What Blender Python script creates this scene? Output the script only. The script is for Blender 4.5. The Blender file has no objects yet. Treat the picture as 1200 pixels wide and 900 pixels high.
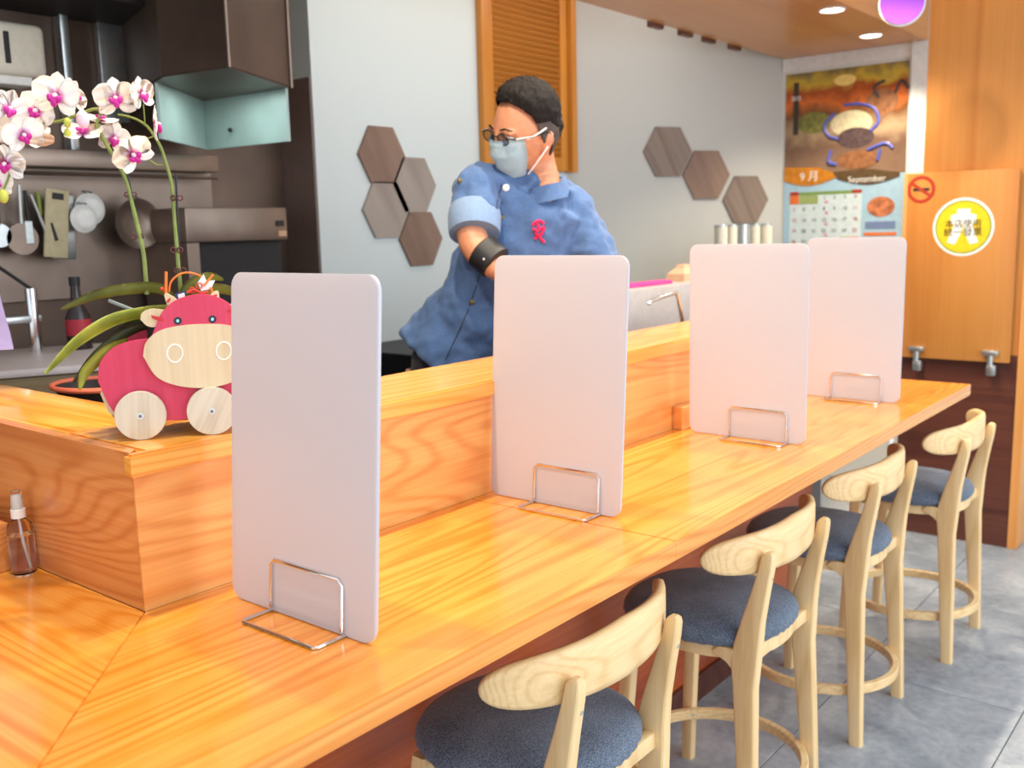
import bpy, bmesh, math, random
from mathutils import Vector, Matrix, noise
random.seed(7)
S = bpy.context.scene
COL = S.collection
PI = math.pi

# ------------------------------------------------------------------ camera
cam_d = bpy.data.cameras.new('camera'); cam = bpy.data.objects.new('camera', cam_d); COL.objects.link(cam)
YAW, PITCH, ROLL = math.radians(39.099), math.radians(9.107), math.radians(-1.4007)
F_PX = 1141.58
CAM = Vector((-0.70701, -1.27444, 1.404))
fw = Vector((math.cos(PITCH)*math.cos(YAW), math.cos(PITCH)*math.sin(YAW), -math.sin(PITCH)))
rt0 = Vector((math.sin(YAW), -math.cos(YAW), 0)); up0 = rt0.cross(fw)
rt = rt0*math.cos(ROLL) + up0*math.sin(ROLL); up = -rt0*math.sin(ROLL) + up0*math.cos(ROLL)
m = Matrix((rt, up, -fw)).transposed().to_4x4(); m.translation = CAM
cam.matrix_world = m
cam_d.sensor_width = 36; cam_d.lens = F_PX/1200*36; cam_d.clip_start = .02
cam_d.dof.use_dof = True; cam_d.dof.focus_distance = 1.6; cam_d.dof.aperture_fstop = 5.0
S.camera = cam
def at(px, py, ax, v):            # real point seen at photograph pixel px,py on the plane axis = v
    d = rt*((px-600)/F_PX) - up*((py-450)/F_PX) + fw
    return CAM + d*((v-CAM[ax])/d[ax])

# ------------------------------------------------------------------ light
S.view_settings.view_transform = 'Standard'; S.view_settings.look = 'None'
S.view_settings.exposure = 0.2; S.view_settings.gamma = 1
w = bpy.data.worlds.new('world'); S.world = w; w.use_nodes = True
bg = w.node_tree.nodes['Background']; bg.inputs[0].default_value = (.82, .91, 1.0, 1); bg.inputs[1].default_value = 1.2
def area(name, loc, target, sx, sy, power, col):
    l = bpy.data.lights.new(name, 'AREA'); l.shape = 'RECTANGLE'; l.size = sx; l.size_y = sy; l.energy = power; l.color = col
    o = bpy.data.objects.new(name, l); COL.objects.link(o); o.location = loc
    o.rotation_euler = (Vector(target)-Vector(loc)).to_track_quat('-Z', 'Y').to_euler(); return o
area('window_light_street', (1.6, -3.6, 1.9), (1.6, 0, .8), 4.0, 2.2, 70, (.92, .96, 1.0))
area('kitchen_ceiling_light', (2.6, .85, 2.68), (2.6, .95, 0), 2.4, .5, 22, (.86, .97, 1.0))

# ------------------------------------------------------------------ materials
def srgb(c):
    return tuple((x/255/12.92 if x/255 <= .04045 else ((x/255+.055)/1.055)**2.4) for x in c) + (1,)
class NT:
    def __init__(s, name):
        s.m = bpy.data.materials.new(name); s.m.use_nodes = True; s.t = s.m.node_tree; s.b = s.t.nodes['Principled BSDF']
    def n(s, typ, **kw):
        x = s.t.nodes.new(typ)
        for k, v in kw.items():
            if k in x.inputs: x.inputs[k].default_value = v
            else: setattr(x, k, v)
        return x
    def l(s, a, b): s.t.links.new(a, b)
    def ramp(s, fac, stops):
        r = s.n('ShaderNodeValToRGB'); e = r.color_ramp.elements
        while len(e) < len(stops): e.new(.5)
        for i, (p, c) in enumerate(stops): e[i].position = p; e[i].color = c
        s.l(fac, r.inputs[0]); return r.outputs[0]
    def math(s, op, a, b=None):
        x = s.n('ShaderNodeMath', operation=op)
        for i, v in enumerate((a, b)):
            if v is None: continue
            if isinstance(v, (int, float)): x.inputs[i].default_value = v
            else: s.l(v, x.inputs[i])
        return x.outputs[0]
    def bump(s, h, strength, dist=.001):
        b = s.n('ShaderNodeBump'); b.inputs['Strength'].default_value = strength; b.inputs['Distance'].default_value = dist
        s.l(h, b.inputs['Height']); s.l(b.outputs[0], s.b.inputs['Normal'])
def plain(name, c, rough=.5, metal=0, var=.06, bump=.0, scale=40, **kw):
    q = NT(name); col = srgb(c); q.b.inputs['Roughness'].default_value = rough; q.b.inputs['Metallic'].default_value = metal
    for k, v in kw.items(): q.b.inputs[k.replace('_', ' ')].default_value = v
    tc = q.n('ShaderNodeTexCoord'); no = q.n('ShaderNodeTexNoise', Scale=scale, Detail=3.0); q.l(tc.outputs['Object'], no.inputs['Vector'])
    a = tuple(x*(1-var) for x in col[:3])+(1,); b = tuple(min(1, x*(1+var)) for x in col[:3])+(1,)
    q.l(q.ramp(no.outputs[0], [(.3, a), (.7, b)]), q.b.inputs['Base Color'])
    if bump: q.bump(no.outputs[0], bump)
    return q.m
def wood(name, light, mid, dark, axis='X', scale=1.0, rings=26, rough=.35, coat=0., fiber=.3, stretch=.1, bump=.05, off=(0, 0, 0), lines=.26, tilt=0):
    q = NT(name); tc = q.n('ShaderNodeTexCoord'); mp = q.n('ShaderNodeMapping'); mp.inputs['Location'].default_value = off
    sc = [4.5*scale]*3; sc['XYZ'.index(axis)] = 4.5*scale*stretch; mp.inputs['Scale'].default_value = sc
    src = tc.outputs['Object']
    if tilt: m0 = q.n('ShaderNodeMapping'); m0.inputs['Rotation'].default_value = (0, tilt, 0); q.l(src, m0.inputs['Vector']); src = m0.outputs[0]
    q.l(src, mp.inputs['Vector'])
    n1 = q.n('ShaderNodeTexNoise', Scale=1.0, Detail=1.5, Roughness=.45); q.l(mp.outputs[0], n1.inputs['Vector'])
    s1 = q.math('SINE', q.math('MULTIPLY', n1.outputs[0], rings*6.28))
    s1 = q.math('POWER', q.math('ADD', q.math('MULTIPLY', s1, .5), .5), 2.5)
    mp2 = q.n('ShaderNodeMapping'); sc = [260*scale]*3; sc['XYZ'.index(axis)] = 5*scale; mp2.inputs['Scale'].default_value = sc
    q.l(src, mp2.inputs['Vector'])
    n2 = q.n('ShaderNodeTexNoise', Scale=1.0, Detail=2.0); q.l(mp2.outputs[0], n2.inputs['Vector'])
    mp3 = q.n('ShaderNodeMapping'); sc = [64*scale]*3; sc['XYZ'.index(axis)] = .9*scale; mp3.inputs['Scale'].default_value = sc
    q.l(src, mp3.inputs['Vector'])
    n3 = q.n('ShaderNodeTexNoise', Scale=1.0, Detail=4.0, Roughness=.6); q.l(mp3.outputs[0], n3.inputs['Vector'])
    f = q.math('ADD', q.math('MULTIPLY', s1, lines), q.math('MULTIPLY', n2.outputs[0], fiber))
    f = q.math('ADD', f, q.math('MULTIPLY', n3.outputs[0], .7)); f = q.math('SUBTRACT', f, .2)
    q.l(q.ramp(f, [(.12, srgb(light)), (.48, srgb(mid)), (.95, srgb(dark))]), q.b.inputs['Base Color'])
    q.b.inputs['Roughness'].default_value = rough; q.b.inputs['Coat Weight'].default_value = coat; q.b.inputs['Coat Roughness'].default_value = .12
    if bump: q.bump(n2.outputs[0], bump, .0005)
    return q.m
OL, OM, OD = (237, 168, 78), (225, 138, 43), (193, 98, 22)
M = {}
M['counter_x'] = wood('counter_wood', OL, OM, OD, 'X', 1, 34, .2, .5)
M['counter_y'] = wood('counter_wood_side', OL, OM, OD, 'Y', 1, 34, .2, .5, off=(3, 1, 0))
M['riser_x'] = wood('riser_wood', (240, 178, 104), (228, 150, 76), (196, 108, 46), 'X', .9, 34, .35, .2, stretch=.15, off=(.3, 2, 5), lines=.26)
M['riser_y'] = wood('riser_wood_side', (230, 162, 96), (212, 132, 68), (172, 90, 40), 'Y', .9, 34, .3, .3, stretch=.15, off=(1, 4, 2), lines=.26)
M['ledge_x'] = wood('ledge_wood', (248, 186, 92), (240, 160, 62), (206, 114, 36), 'X', 1, 20, .25, .4, off=(7, 1, 3))
M['ledge_y'] = wood('ledge_wood_side', (248, 186, 92), (236, 154, 56), (196, 104, 30), 'Y', 1.2, 12, .25, .4, off=(2, 7, 3))
M['ash'] = wood('ash_wood', (244, 212, 160), (232, 194, 138), (206, 160, 102), 'Z', 1.3, 10, .42, .05)
M['ash_x'] = wood('ash_wood_back', (244, 212, 160), (232, 194, 138), (206, 160, 102), 'X', 1.6, 24, .42, .05, stretch=.12)
M['base'] = wood('dark_red_wood', (198, 98, 46), (168, 74, 34), (104, 42, 22), 'X', 1, 5, .28, .2)
M['brown_panel'] = wood('dark_brown_laminate', (104, 58, 42), (84, 42, 32), (50, 24, 20), 'Y', 1, 5, .4)
M['maple'] = wood('orange_laminate', (206, 140, 68), (196, 126, 56), (178, 106, 42), 'Z', .6, 5, .4, .1)
M['maple_edge'] = wood('orange_laminate_edge', (226, 160, 92), (216, 146, 76), (196, 122, 58), 'Z', .6, 4, .4)
M['soffit'] = wood('soffit_wood', (214, 150, 84), (202, 134, 68), (182, 112, 50), 'X', .6, 5, .35, .2)
M['louver'] = wood('louver_wood', (206, 136, 52), (192, 120, 42), (156, 90, 28), 'X', 1, 5, .45)
M['louver_z'] = wood('louver_frame_wood', (214, 144, 56), (202, 130, 46), (176, 104, 34), 'Z', 1, 5, .45)
M['hex_a'] = wood('hexagon_brown_wood', (150, 124, 106), (132, 106, 90), (98, 76, 64), 'Z', 1.2, 5, .6, off=(1, 2, 3), tilt=.5)
M['hex_b'] = wood('hexagon_grey_wood', (172, 160, 148), (156, 144, 134), (124, 112, 104), 'Z', 1.2, 5, .6, off=(4, 2, 1), tilt=.5)
M['hex_c'] = wood('hexagon_taupe_wood', (142, 126, 112), (122, 104, 92), (88, 72, 62), 'Z', 1.2, 5, .6, off=(2, 6, 1), tilt=.5)
M['wall_l'] = plain('pale_blue_wall', (214, 224, 222), .8, 0, .03, .15, 300)
M['wall_r'] = plain('grey_fabric_wallpaper', (190, 190, 184), .8, 0, .04, .25, 260)
M['wall_e'] = plain('white_wall', (222, 222, 216), .8, 0, .03, .1, 200)
M['white_trim'] = plain('white_trim_paint', (232, 234, 232), .5)
M['ceiling'] = plain('ceiling_paint', (205, 200, 190), .9)
M['steel'] = plain('brushed_steel', (138, 122, 110), .38, .75, .12, 0, 9)
M['steel_dark'] = plain('smoked_steel', (104, 86, 74), .40, .55, .25, 0, 4)
M['steel_light'] = plain('bright_steel', (190, 196, 196), .3, .85, .08)
M['teal_steel'] = plain('pale_teal_steel', (176, 198, 192), .4, .2, .1, 0, 6)
M['chrome'] = plain('chrome', (225, 225, 225), .12, 1, .02)
M['dark'] = plain('dark_recess', (32, 28, 28), .6)
M['black'] = plain('black_plastic', (28, 28, 30), .5)
M['white_plastic'] = plain('white_plastic', (232, 232, 226), .4)
M['cream_plastic'] = plain('cream_plastic', (222, 216, 196), .5)
M['seat'] = None
def fabric(name, a, b, sc=900):
    q = NT(name); tc = q.n('ShaderNodeTexCoord')
    n1 = q.n('ShaderNodeTexNoise', Scale=float(sc), Detail=2.0); q.l(tc.outputs['Object'], n1.inputs['Vector'])
    n2 = q.n('ShaderNodeTexNoise', Scale=9.0, Detail=4.0); q.l(tc.outputs['Object'], n2.inputs['Vector'])
    f = q.math('ADD', q.math('MULTIPLY', n1.outputs[0], .7), q.math('MULTIPLY', n2.outputs[0], .3))
    q.l(q.ramp(f, [(.36, srgb(a)), (.64, srgb(b))]), q.b.inputs['Base Color']); q.b.inputs['Roughness'].default_value = .9
    q.b.inputs['Sheen Weight'].default_value = .15
    q.bump(n1.outputs[0], .5, .001); return q.m
M['seat'] = fabric('denim_grey_fabric', (52, 62, 78), (124, 136, 154), 420)
M['jacket'] = fabric('blue_denim_jacket', (60, 88, 132), (84, 114, 158), 500)
M['cuff'] = fabric('pale_blue_cuff_cloth', (104, 130, 164), (130, 154, 184), 500)
M['pants'] = fabric('dark_trousers', (34, 32, 36), (50, 48, 52))
def acrylic():
    q = NT('frosted_white_acrylic'); q.b.inputs['Base Color'].default_value = srgb((204, 208, 222)); q.b.inputs['Roughness'].default_value = .28
    tr = q.n('ShaderNodeBsdfTranslucent'); tr.inputs[0].default_value = srgb((245, 236, 226))
    mx = q.n('ShaderNodeMixShader'); mx.inputs[0].default_value = .38
    tc = q.n('ShaderNodeTexCoord'); no = q.n('ShaderNodeTexNoise', Scale=3.0); q.l(tc.outputs['Object'], no.inputs['Vector'])
    q.l(q.b.outputs[0], mx.inputs[1]); q.l(tr.outputs[0], mx.inputs[2]); q.l(mx.outputs[0], q.t.nodes['Material Output'].inputs[0]); return q.m
M['acrylic'] = acrylic()
def tile_mat(name, off):
    q = NT(name); tc = q.n('ShaderNodeTexCoord'); mp = q.n('ShaderNodeMapping'); mp.inputs['Location'].default_value = off
    q.l(tc.outputs['Object'], mp.inputs['Vector'])
    n1 = q.n('ShaderNodeTexNoise', Scale=5.0, Detail=8.0, Roughness=.65, Distortion=.6); q.l(mp.outputs[0], n1.inputs['Vector'])
    n2 = q.n('ShaderNodeTexNoise', Scale=42.0, Detail=5.0); q.l(mp.outputs[0], n2.inputs['Vector'])
    f = q.math('ADD', q.math('MULTIPLY', n1.outputs[0], .75), q.math('MULTIPLY', n2.outputs[0], .25))
    q.l(q.ramp(f, [(.34, srgb((122, 130, 138))), (.5, srgb((152, 159, 166))), (.66, srgb((184, 188, 190)))]), q.b.inputs['Base Color'])
    q.b.inputs['Roughness'].default_value = .36; q.bump(n1.outputs[0], .2, .002); return q.m
M['tiles'] = [tile_mat('slate_grey_tile', (i*3.1, i*1.7, 0)) for i in range(4)]
M['grout'] = plain('dark_grout', (70, 72, 74), .9)
def glass(name, c, rough=.02, ior=1.45):
    q = NT(name); q.b.inputs['Base Color'].default_value = srgb(c); q.b.inputs['Transmission Weight'].default_value = 1
    q.b.inputs['Roughness'].default_value = rough; q.b.inputs['IOR'].default_value = ior; return q.m
M['clear'] = glass('clear_plastic', (250, 250, 250), .03, 1.3)
M['liquid'] = glass('clear_liquid', (246, 248, 250), .0, 1.2)
M['lens'] = glass('eyeglass_lens', (190, 196, 210), .0, 1.05)
M['red'] = wood('red_painted_wood', (222, 74, 104), (212, 60, 92), (196, 48, 80), 'Z', 2, 5, .55, stretch=.08, bump=.1)
M['red_edge'] = plain('bright_red_edge', (206, 44, 50), .5)
M['pale'] = wood('pale_balsa_wood', (232, 214, 178), (222, 200, 160), (196, 170, 128), 'Z', 2, 7, .6, stretch=.08, bump=.1)
M['wheel'] = wood('grey_pale_wheel_wood', (226, 216, 196), (210, 198, 174), (176, 162, 138), 'Z', 1.6, 10, .6, stretch=.12, bump=.1)
M['eye_black'] = plain('glossy_eye_black', (30, 36, 50), .2); M['eye_white'] = plain('pale_cyan_eye_dot', (170, 232, 238), .3)
M['white_paint'] = plain('white_paint', (240, 238, 232), .6)
def petal_mat():
    q = NT('orchid_petal'); tc = q.n('ShaderNodeTexCoord'); 
    ln = q.n('ShaderNodeVectorMath', operation='LENGTH'); q.l(tc.outputs['Object'], ln.inputs[0])
    no = q.n('ShaderNodeTexNoise', Scale=120.0); q.l(tc.outputs['Object'], no.inputs['Vector'])
    f = q.math('ADD', q.math('MULTIPLY', ln.outputs['Value'], 30.), q.math('MULTIPLY', no.outputs[0], .12))
    c = q.ramp(f, [(.12, srgb((196, 60, 150))), (.27, srgb((238, 190, 220))), (.42, srgb((252, 249, 246))), (1, srgb((254, 250, 244)))])
    q.l(c, q.b.inputs['Base Color']); q.b.inputs['Roughness'].default_value = .5
    tr = q.n('ShaderNodeBsdfTranslucent'); q.l(c, tr.inputs[0]); mx = q.n('ShaderNodeMixShader'); mx.inputs[0].default_value = .35
    q.l(q.b.outputs[0], mx.inputs[1]); q.l(tr.outputs[0], mx.inputs[2]); q.l(mx.outputs[0], q.t.nodes['Material Output'].inputs[0]); return q.m
M['petal'] = petal_mat()
M['lip'] = plain('magenta_orchid_lip', (196, 24, 140), .45, 0, .25, 0, 300)
M['column'] = plain('orchid_column', (240, 200, 210), .5, 0, .1); M['lip_spot'] = plain('orange_lip_spot', (214, 110, 50), .5)
M['stem'] = plain('green_orchid_stem', (124, 138, 62), .5, 0, .2, 0, 60)
M['stem_dark'] = plain('brown_green_stem', (112, 116, 70), .6, 0, .3, 0, 60)
def leafm(name, a, b):
    q = NT(name); tc = q.n('ShaderNodeTexCoord'); no = q.n('ShaderNodeTexNoise', Scale=14.0, Detail=3.0); q.l(tc.outputs['Object'], no.inputs['Vector'])
    q.l(q.ramp(no.outputs[0], [(.35, srgb(a)), (.65, srgb(b))]), q.b.inputs['Base Color']); q.b.inputs['Roughness'].default_value = .4; return q.m
M['leaf'] = leafm('olive_orchid_leaf', (100, 108, 56), (150, 156, 78)); M['leaf_y'] = leafm('yellow_green_leaf', (150, 160, 56), (206, 206, 84)); M['leaf_d'] = leafm('dark_orchid_leaf', (58, 62, 42), (96, 104, 58))
M['skin'] = plain('skin', (206, 140, 104), .5, 0, .08, .05, 60, Subsurface_Weight=.08)
M['mask'] = plain('pale_blue_mask', (212, 240, 250), .8, 0, .04, .1, 200)
M['hair'] = None
q = NT('short_dark_hair'); tc = q.n('ShaderNodeTexCoord'); mp = q.n('ShaderNodeMapping'); mp.inputs['Scale'].default_value = (500, 500, 60); q.l(tc.outputs['Object'], mp.inputs[0])
no = q.n('ShaderNodeTexNoise', Scale=1.0, Detail=2.0); q.l(mp.outputs[0], no.inputs[0]); q.l(q.ramp(no.outputs[0], [(.3, srgb((12, 10, 10))), (.7, srgb((40, 34, 32)))]), q.b.inputs['Base Color'])
q.b.inputs['Roughness'].default_value = .8; q.b.inputs['Specular IOR Level'].default_value = .2; q.bump(no.outputs[0], .8, .003); M['hair'] = q.m
M['shaved'] = plain('shaved_grey_hair', (78, 66, 60), .8, 0, .25, .2, 400)
M['orange'] = plain('orange_cord', (238, 120, 40), .5); M['red_cord'] = plain('red_cord', (216, 60, 50), .5)
M['navy'] = plain('navy_paper', (40, 60, 110), .6); M['magenta'] = plain('hot_pink_plastic', (232, 60, 140), .5)
M['lav'] = plain('lavender_cloth', (176, 166, 214), .8); M['tan'] = plain('tan_paper_bag', (200, 160, 130), .8)
M['board_white'] = plain('white_cutting_board', (224, 214, 208), .5)
M['block'] = wood('weathered_block_wood', (170, 150, 112), (148, 128, 92), (112, 94, 66), 'X', 1.5, 6, .6)
M['salmon'] = plain('salmon_red_tray', (232, 120, 90), .5); M['bamboo'] = plain('bamboo_board', (190, 178, 140), .6, 0, .1)
M['soy'] = plain('dark_sauce_bottle', (40, 22, 22), .2); M['label_red'] = plain('red_label', (180, 40, 56), .5); M['green'] = plain('green_plastic', (130, 150, 60), .5)
M['logo'] = plain('red_embroidery', (226, 22, 84), .7)
M['ink'] = plain('black_ink', (40, 38, 34), .7); M['yellow'] = plain('yellow_sticker', (240, 204, 30), .4); M['olive'] = plain('olive_ring', (150, 160, 40), .5)
M['sign_white'] = plain('white_print', (240, 240, 232), .5); M['sign_red'] = plain('dark_red_print', (176, 54, 24), .5)
def emit(name, c, s):
    q = NT(name); q.b.inputs['Emission Color'].default_value = srgb(c); q.b.inputs['Emission Strength'].default_value = s; q.b.inputs['Base Color'].default_value = srgb(c); return q.m
M['lamp'] = emit('lit_lamp', (255, 244, 220), 12.0)

# ------------------------------------------------------------------ helpers
class MB:
    def __init__(s): s.bm = bmesh.new()
    def box(s, x0, x1, y0, y1, z0, z1, bev=0, seg=2):
        b2 = bmesh.new(); bmesh.ops.create_cube(b2, size=1)
        for v in b2.verts: v.co = Vector((x0+(v.co.x+.5)*(x1-x0), y0+(v.co.y+.5)*(y1-y0), z0+(v.co.z+.5)*(z1-z0)))
        if bev: bmesh.ops.bevel(b2, geom=b2.edges[:], offset=bev, segments=seg, affect='EDGES', profile=.5)
        s.merge(b2); return s
    def merge(s, b2, mat=None):
        vm = {}
        for v in b2.verts: vm[v] = s.bm.verts.new((mat @ v.co) if mat else v.co)
        for f in b2.faces:
            try: s.bm.faces.new([vm[v] for v in f.verts])
            except ValueError: pass
        b2.free(); return s
    def rings(s, rs, cap=True, closed=False):      # rs: list of rings of points
        vs = [[s.bm.verts.new(p) for p in r] for r in rs]; n = len(vs[0])
        k = len(vs)
        for i in range(k if closed else k-1):
            a, b = vs[i], vs[(i+1) % k]
            for j in range(n): s.bm.faces.new((a[j], a[(j+1) % n], b[(j+1) % n], b[j]))
        if cap and not closed: s.bm.faces.new(vs[0][::-1]); s.bm.faces.new(vs[-1])
        return s
    def tube(s, pts, r, n=8, closed=False, cap=True):
        pts = [Vector(p) for p in pts]; rr = r if isinstance(r, (list, tuple)) else [r]*len(pts); out = []
        k = len(pts); prev = None
        for i, p in enumerate(pts):
            if closed: t = (pts[(i+1) % k]-pts[i-1])
            else: t = pts[min(i+1, k-1)]-pts[max(i-1, 0)]
            t.normalize()
            if prev is None:
                a = Vector((0, 0, 1)) if abs(t.z) < .9 else Vector((1, 0, 0)); u = t.cross(a).normalized()
            else: u = (prev - t*prev.dot(t)).normalized()
            prev = u; v = t.cross(u)
            out.append([p+(u*math.cos(2*PI*j/n)+v*math.sin(2*PI*j/n))*rr[i] for j in range(n)])
        return s.rings(out, cap, closed)
    def cyl(s, p0, p1, r0, r1=None, n=24): return s.tube([p0, p1], [r0, r1 if r1 is not None else r0], n)
    def ball(s, c, rx, ry=None, rz=None, n=20, mat=None):
        ry = ry or rx; rz = rz or rx; b2 = bmesh.new(); bmesh.ops.create_uvsphere(b2, u_segments=n, v_segments=max(6, n//2), radius=1)
        mm = Matrix.Translation(c) @ (mat or Matrix()) @ Matrix.Diagonal((rx, ry, rz, 1)); return s.merge(b2, mm)
    def prism(s, pts, axis, a0, a1, bev=0):         # outline pts (u,v) extruded along axis
        def P(u, v, a): return {'X': (a, u, v), 'Y': (u, a, v), 'Z': (u, v, a)}[axis]
        b2 = bmesh.new(); A = [b2.verts.new(P(u, v, a0)) for u, v in pts]; B = [b2.verts.new(P(u, v, a1)) for u, v in pts]; n = len(pts)
        fa = b2.faces.new(A[::-1]); fb = b2.faces.new(B)
        for j in range(n): b2.faces.new((A[j], A[(j+1) % n], B[(j+1) % n], B[j]))
        bmesh.ops.recalc_face_normals(b2, faces=b2.faces[:])
        if bev: bmesh.ops.bevel(b2, geom=[e for e in b2.edges if (e in fa.edges[:] or e in fb.edges[:])], offset=bev, segments=2, affect='EDGES')
        return s.merge(b2)
    def build(s, name, mat, parent=None, smooth=None, loc=None):
        bmesh.ops.recalc_face_normals(s.bm, faces=s.bm.faces[:])
        me = bpy.data.meshes.new(name); s.bm.to_mesh(me); s.bm.free(); me.materials.append(mat)
        o = bpy.data.objects.new(name, me); COL.objects.link(o)
        if parent: o.parent = parent
        if loc: o.location = loc
        if smooth is not None:
            for p in me.polygons: p.use_smooth = True
            if smooth < 3:
                me.shade_auto = None if False else None
        return o
def finish_smooth(o, ang=40):      # smooth faces with sharp edges past the angle
    me = o.data; bm = bmesh.new(); bm.from_mesh(me)
    for e in bm.edges:
        if len(e.link_faces) == 2 and e.calc_face_angle(0) > math.radians(ang): e.smooth = False
    for f in bm.faces: f.smooth = True
    bm.to_mesh(me); bm.free(); return o
_b = MB.build
def build(s, name, mat, parent=None, smooth=False, loc=None, ang=40):
    bmesh.ops.recalc_face_normals(s.bm, faces=s.bm.faces[:])
    me = bpy.data.meshes.new(name); s.bm.to_mesh(me); s.bm.free(); me.materials.append(mat)
    o = bpy.data.objects.new(name, me); COL.objects.link(o)
    if parent: o.parent = parent
    if loc: o.location = loc
    if smooth: finish_smooth(o, ang)
    return o
MB.build = build
def thing(name, label, cat, loc=(0, 0, 0), rz=0, group=None):
    o = bpy.data.objects.new(name, None); COL.objects.link(o); o.empty_display_size = .05
    o.location = loc; o.rotation_euler = (0, 0, rz); return tag(o, label, cat, group)
def tag(o, label, cat, group=None, kind=None):
    o['label'] = label; o['category'] = cat
    if group: o['group'] = group
    if kind: o['kind'] = kind
    return o
def struct(o): o['kind'] = 'structure'; return o
def dup(root, loc, rz, label, group=None):
    r = root.copy(); COL.objects.link(r); r.location = loc; r.rotation_euler = (0, 0, rz); r['label'] = label
    for ch in list(root.children):
        c = ch.copy(); COL.objects.link(c); c.parent = r; c.matrix_parent_inverse = ch.matrix_parent_inverse
        for g in list(ch.children): d = g.copy(); COL.objects.link(d); d.parent = c
    return r
def rrect(w, h, r, n=6):
    out = []
    for cx, cy, a0 in ((w-r, h-r, 0), (r, h-r, 90), (r, r, 180), (w-r, r, 270)):
        for i in range(n+1): a = math.radians(a0+90*i/n); out.append((cx+r*math.cos(a), cy+r*math.sin(a)))
    return out
def ell(cx, cy, rx, ry, n=32, rot=0):
    o = []
    for i in range(n):
        a = 2*PI*i/n; x, y = rx*math.cos(a), ry*math.sin(a); o.append((cx+x*math.cos(rot)-y*math.sin(rot), cy+x*math.sin(rot)+y*math.cos(rot)))
    return o
def spline(pts, n=8):             # Catmull-Rom
    P = [Vector(p) for p in pts]; P = [P[0]*2-P[1]]+P+[P[-1]*2-P[-2]]; out = []
    for i in range(1, len(P)-2):
        for k in range(n):
            t = k/n; a, b, c, d = P[i-1], P[i], P[i+1], P[i+2]
            out.append(.5*((2*b)+(c-a)*t+(2*a-5*b+4*c-d)*t*t+(3*b-a-3*c+d)*t**3))
    out.append(P[-2]); return out
def text(s, name, size, mat, parent, loc, rot, ext=.0003):
    c = bpy.data.curves.new(name, 'FONT'); c.body = s; c.size = size; c.extrude = ext; c.align_x = 'CENTER'; c.align_y = 'CENTER'
    c.materials.append(mat); o = bpy.data.objects.new(name, c); COL.objects.link(o)
    bpy.context.view_layer.update(); me = bpy.data.meshes.new_from_object(o.evaluated_get(bpy.context.evaluated_depsgraph_get())); bpy.data.objects.remove(o)
    o = bpy.data.objects.new(name, me); COL.objects.link(o); o.parent = parent; o.location = loc; o.rotation_euler = rot; return o

ZC = .864      # counter top
ZL = 1.1013    # ledge top

# ------------------------------------------------------------------ floor
fl = struct(MB().box(-3, 5.6, -3.4, 3.2, -.06, -.004).build('floor', M['grout']))
tw, tl = .476, .94
protos = []
for k in range(4):
    me_o = MB().box(.0015, tl-.0015, .0015, tw-.0015, -.0045, 0, .001, 1); 
    bm_ = me_o.bm; bmesh.ops.recalc_face_normals(bm_, faces=bm_.faces[:]); me = bpy.data.meshes.new('floor_tile'); bm_.to_mesh(me); bm_.free(); me.materials.append(M['tiles'][k]); protos.append(me)
row = 0
y = -.753-tw*5
while y < 1.7:
    x = 2.212 - 5*tl + (tl/2 if row % 2 else 0) + .0
    if abs((y+.753)/tw) > 0 and round((y+.753)/tw) % 2 == 0: x = 2.212-5*tl
    else: x = 2.212-5*tl+tl*.47
    while x < 5.5:
        o = bpy.data.objects.new('floor_tile', protos[random.randrange(4)]); COL.objects.link(o); o.location = (x, y, 0); o.parent = fl; x += tl
    y += tw; row += 1

# ------------------------------------------------------------------ walls
W = 1.65
struct(MB().box(1.755, 3.5, W, W+.19, 0, 2.8).build('wall_back', M['wall_l']))
p0, p1 = Vector((3.38, W)), Vector((4.5, 1.01)); dv = (p1-p0).normalized(); nv = Vector((-dv.y, dv.x))
struct(MB().prism([tuple(p0), tuple(p1), tuple(p1+nv*.1), tuple(p0+nv*.1)], 'Z', 0, 2.8).build('wall_right', M['wall_r']))
struct(MB().box(4.5, 4.6, -3.0, 1.03, 0, 2.8).build('wall_end', M['wall_e']))
struct(MB().box(4.475, 4.5, .235, .325, .0, 2.266).build('trim_1', M['white_trim']))
struct(MB().box(4.487, 4.5, .325, 1.005, 2.20, 2.266).build('trim_2', M['white_trim']))
struct(MB().box(-3, 4.6, -.25, 3.2, 2.8, 2.85).build('ceiling', M['ceiling']))
struct(MB().box(-3, 1.757, 1.84, 1.9, 0, 2.8).build('wall_kitchen', M['steel_dark']))
struct(MB().box(1.747, 1.755, 1.655, 1.84, 0, 1.975, .001).build('wall_return', plain('brown_grey_cladding', (128, 108, 100), .4, .2)))
# soffit over the counter
so = struct(MB().box(-3, 4.5, .26, 1.0, 2.267, 2.60).build('ceiling_soffit', M['soffit']))
for px, py in ((767, 30), (800, 40), (825, 48), (858, 56)):
    p = at(px, py, 2, 2.262); o = MB().box(p.x-.05, p.x+.05, 1.0, 1.03, 2.25, 2.285, .003).build('bracket', M['brown_panel'], so)
def downlight(x, y, label, power=40):
    t = thing('downlight', label, 'ceiling light', (x, y, 2.267), 0)
    MB().tube([(.05*math.cos(2*PI*i/28), .05*math.sin(2*PI*i/28), -.002) for i in range(28)], .005, 6, True).build('rim', M['white_trim'], t, True)
    MB().cyl((0, 0, 0.0), (0, 0, -.003), .046, n=28).build('lens', M['lamp'], t)
    l = bpy.data.lights.new('downlight_beam', 'SPOT'); l.energy = power; l.spot_size = math.radians(125); l.spot_blend = .6; l.shadow_soft_size = .03; l.color = (1, .86, .66)
    o = bpy.data.objects.new('downlight_beam', l); COL.objects.link(o); o.location = (x, y, 2.25); return t
downlight(3.44, .335, 'round recessed ceiling light nearer to us, left of the pair')
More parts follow.
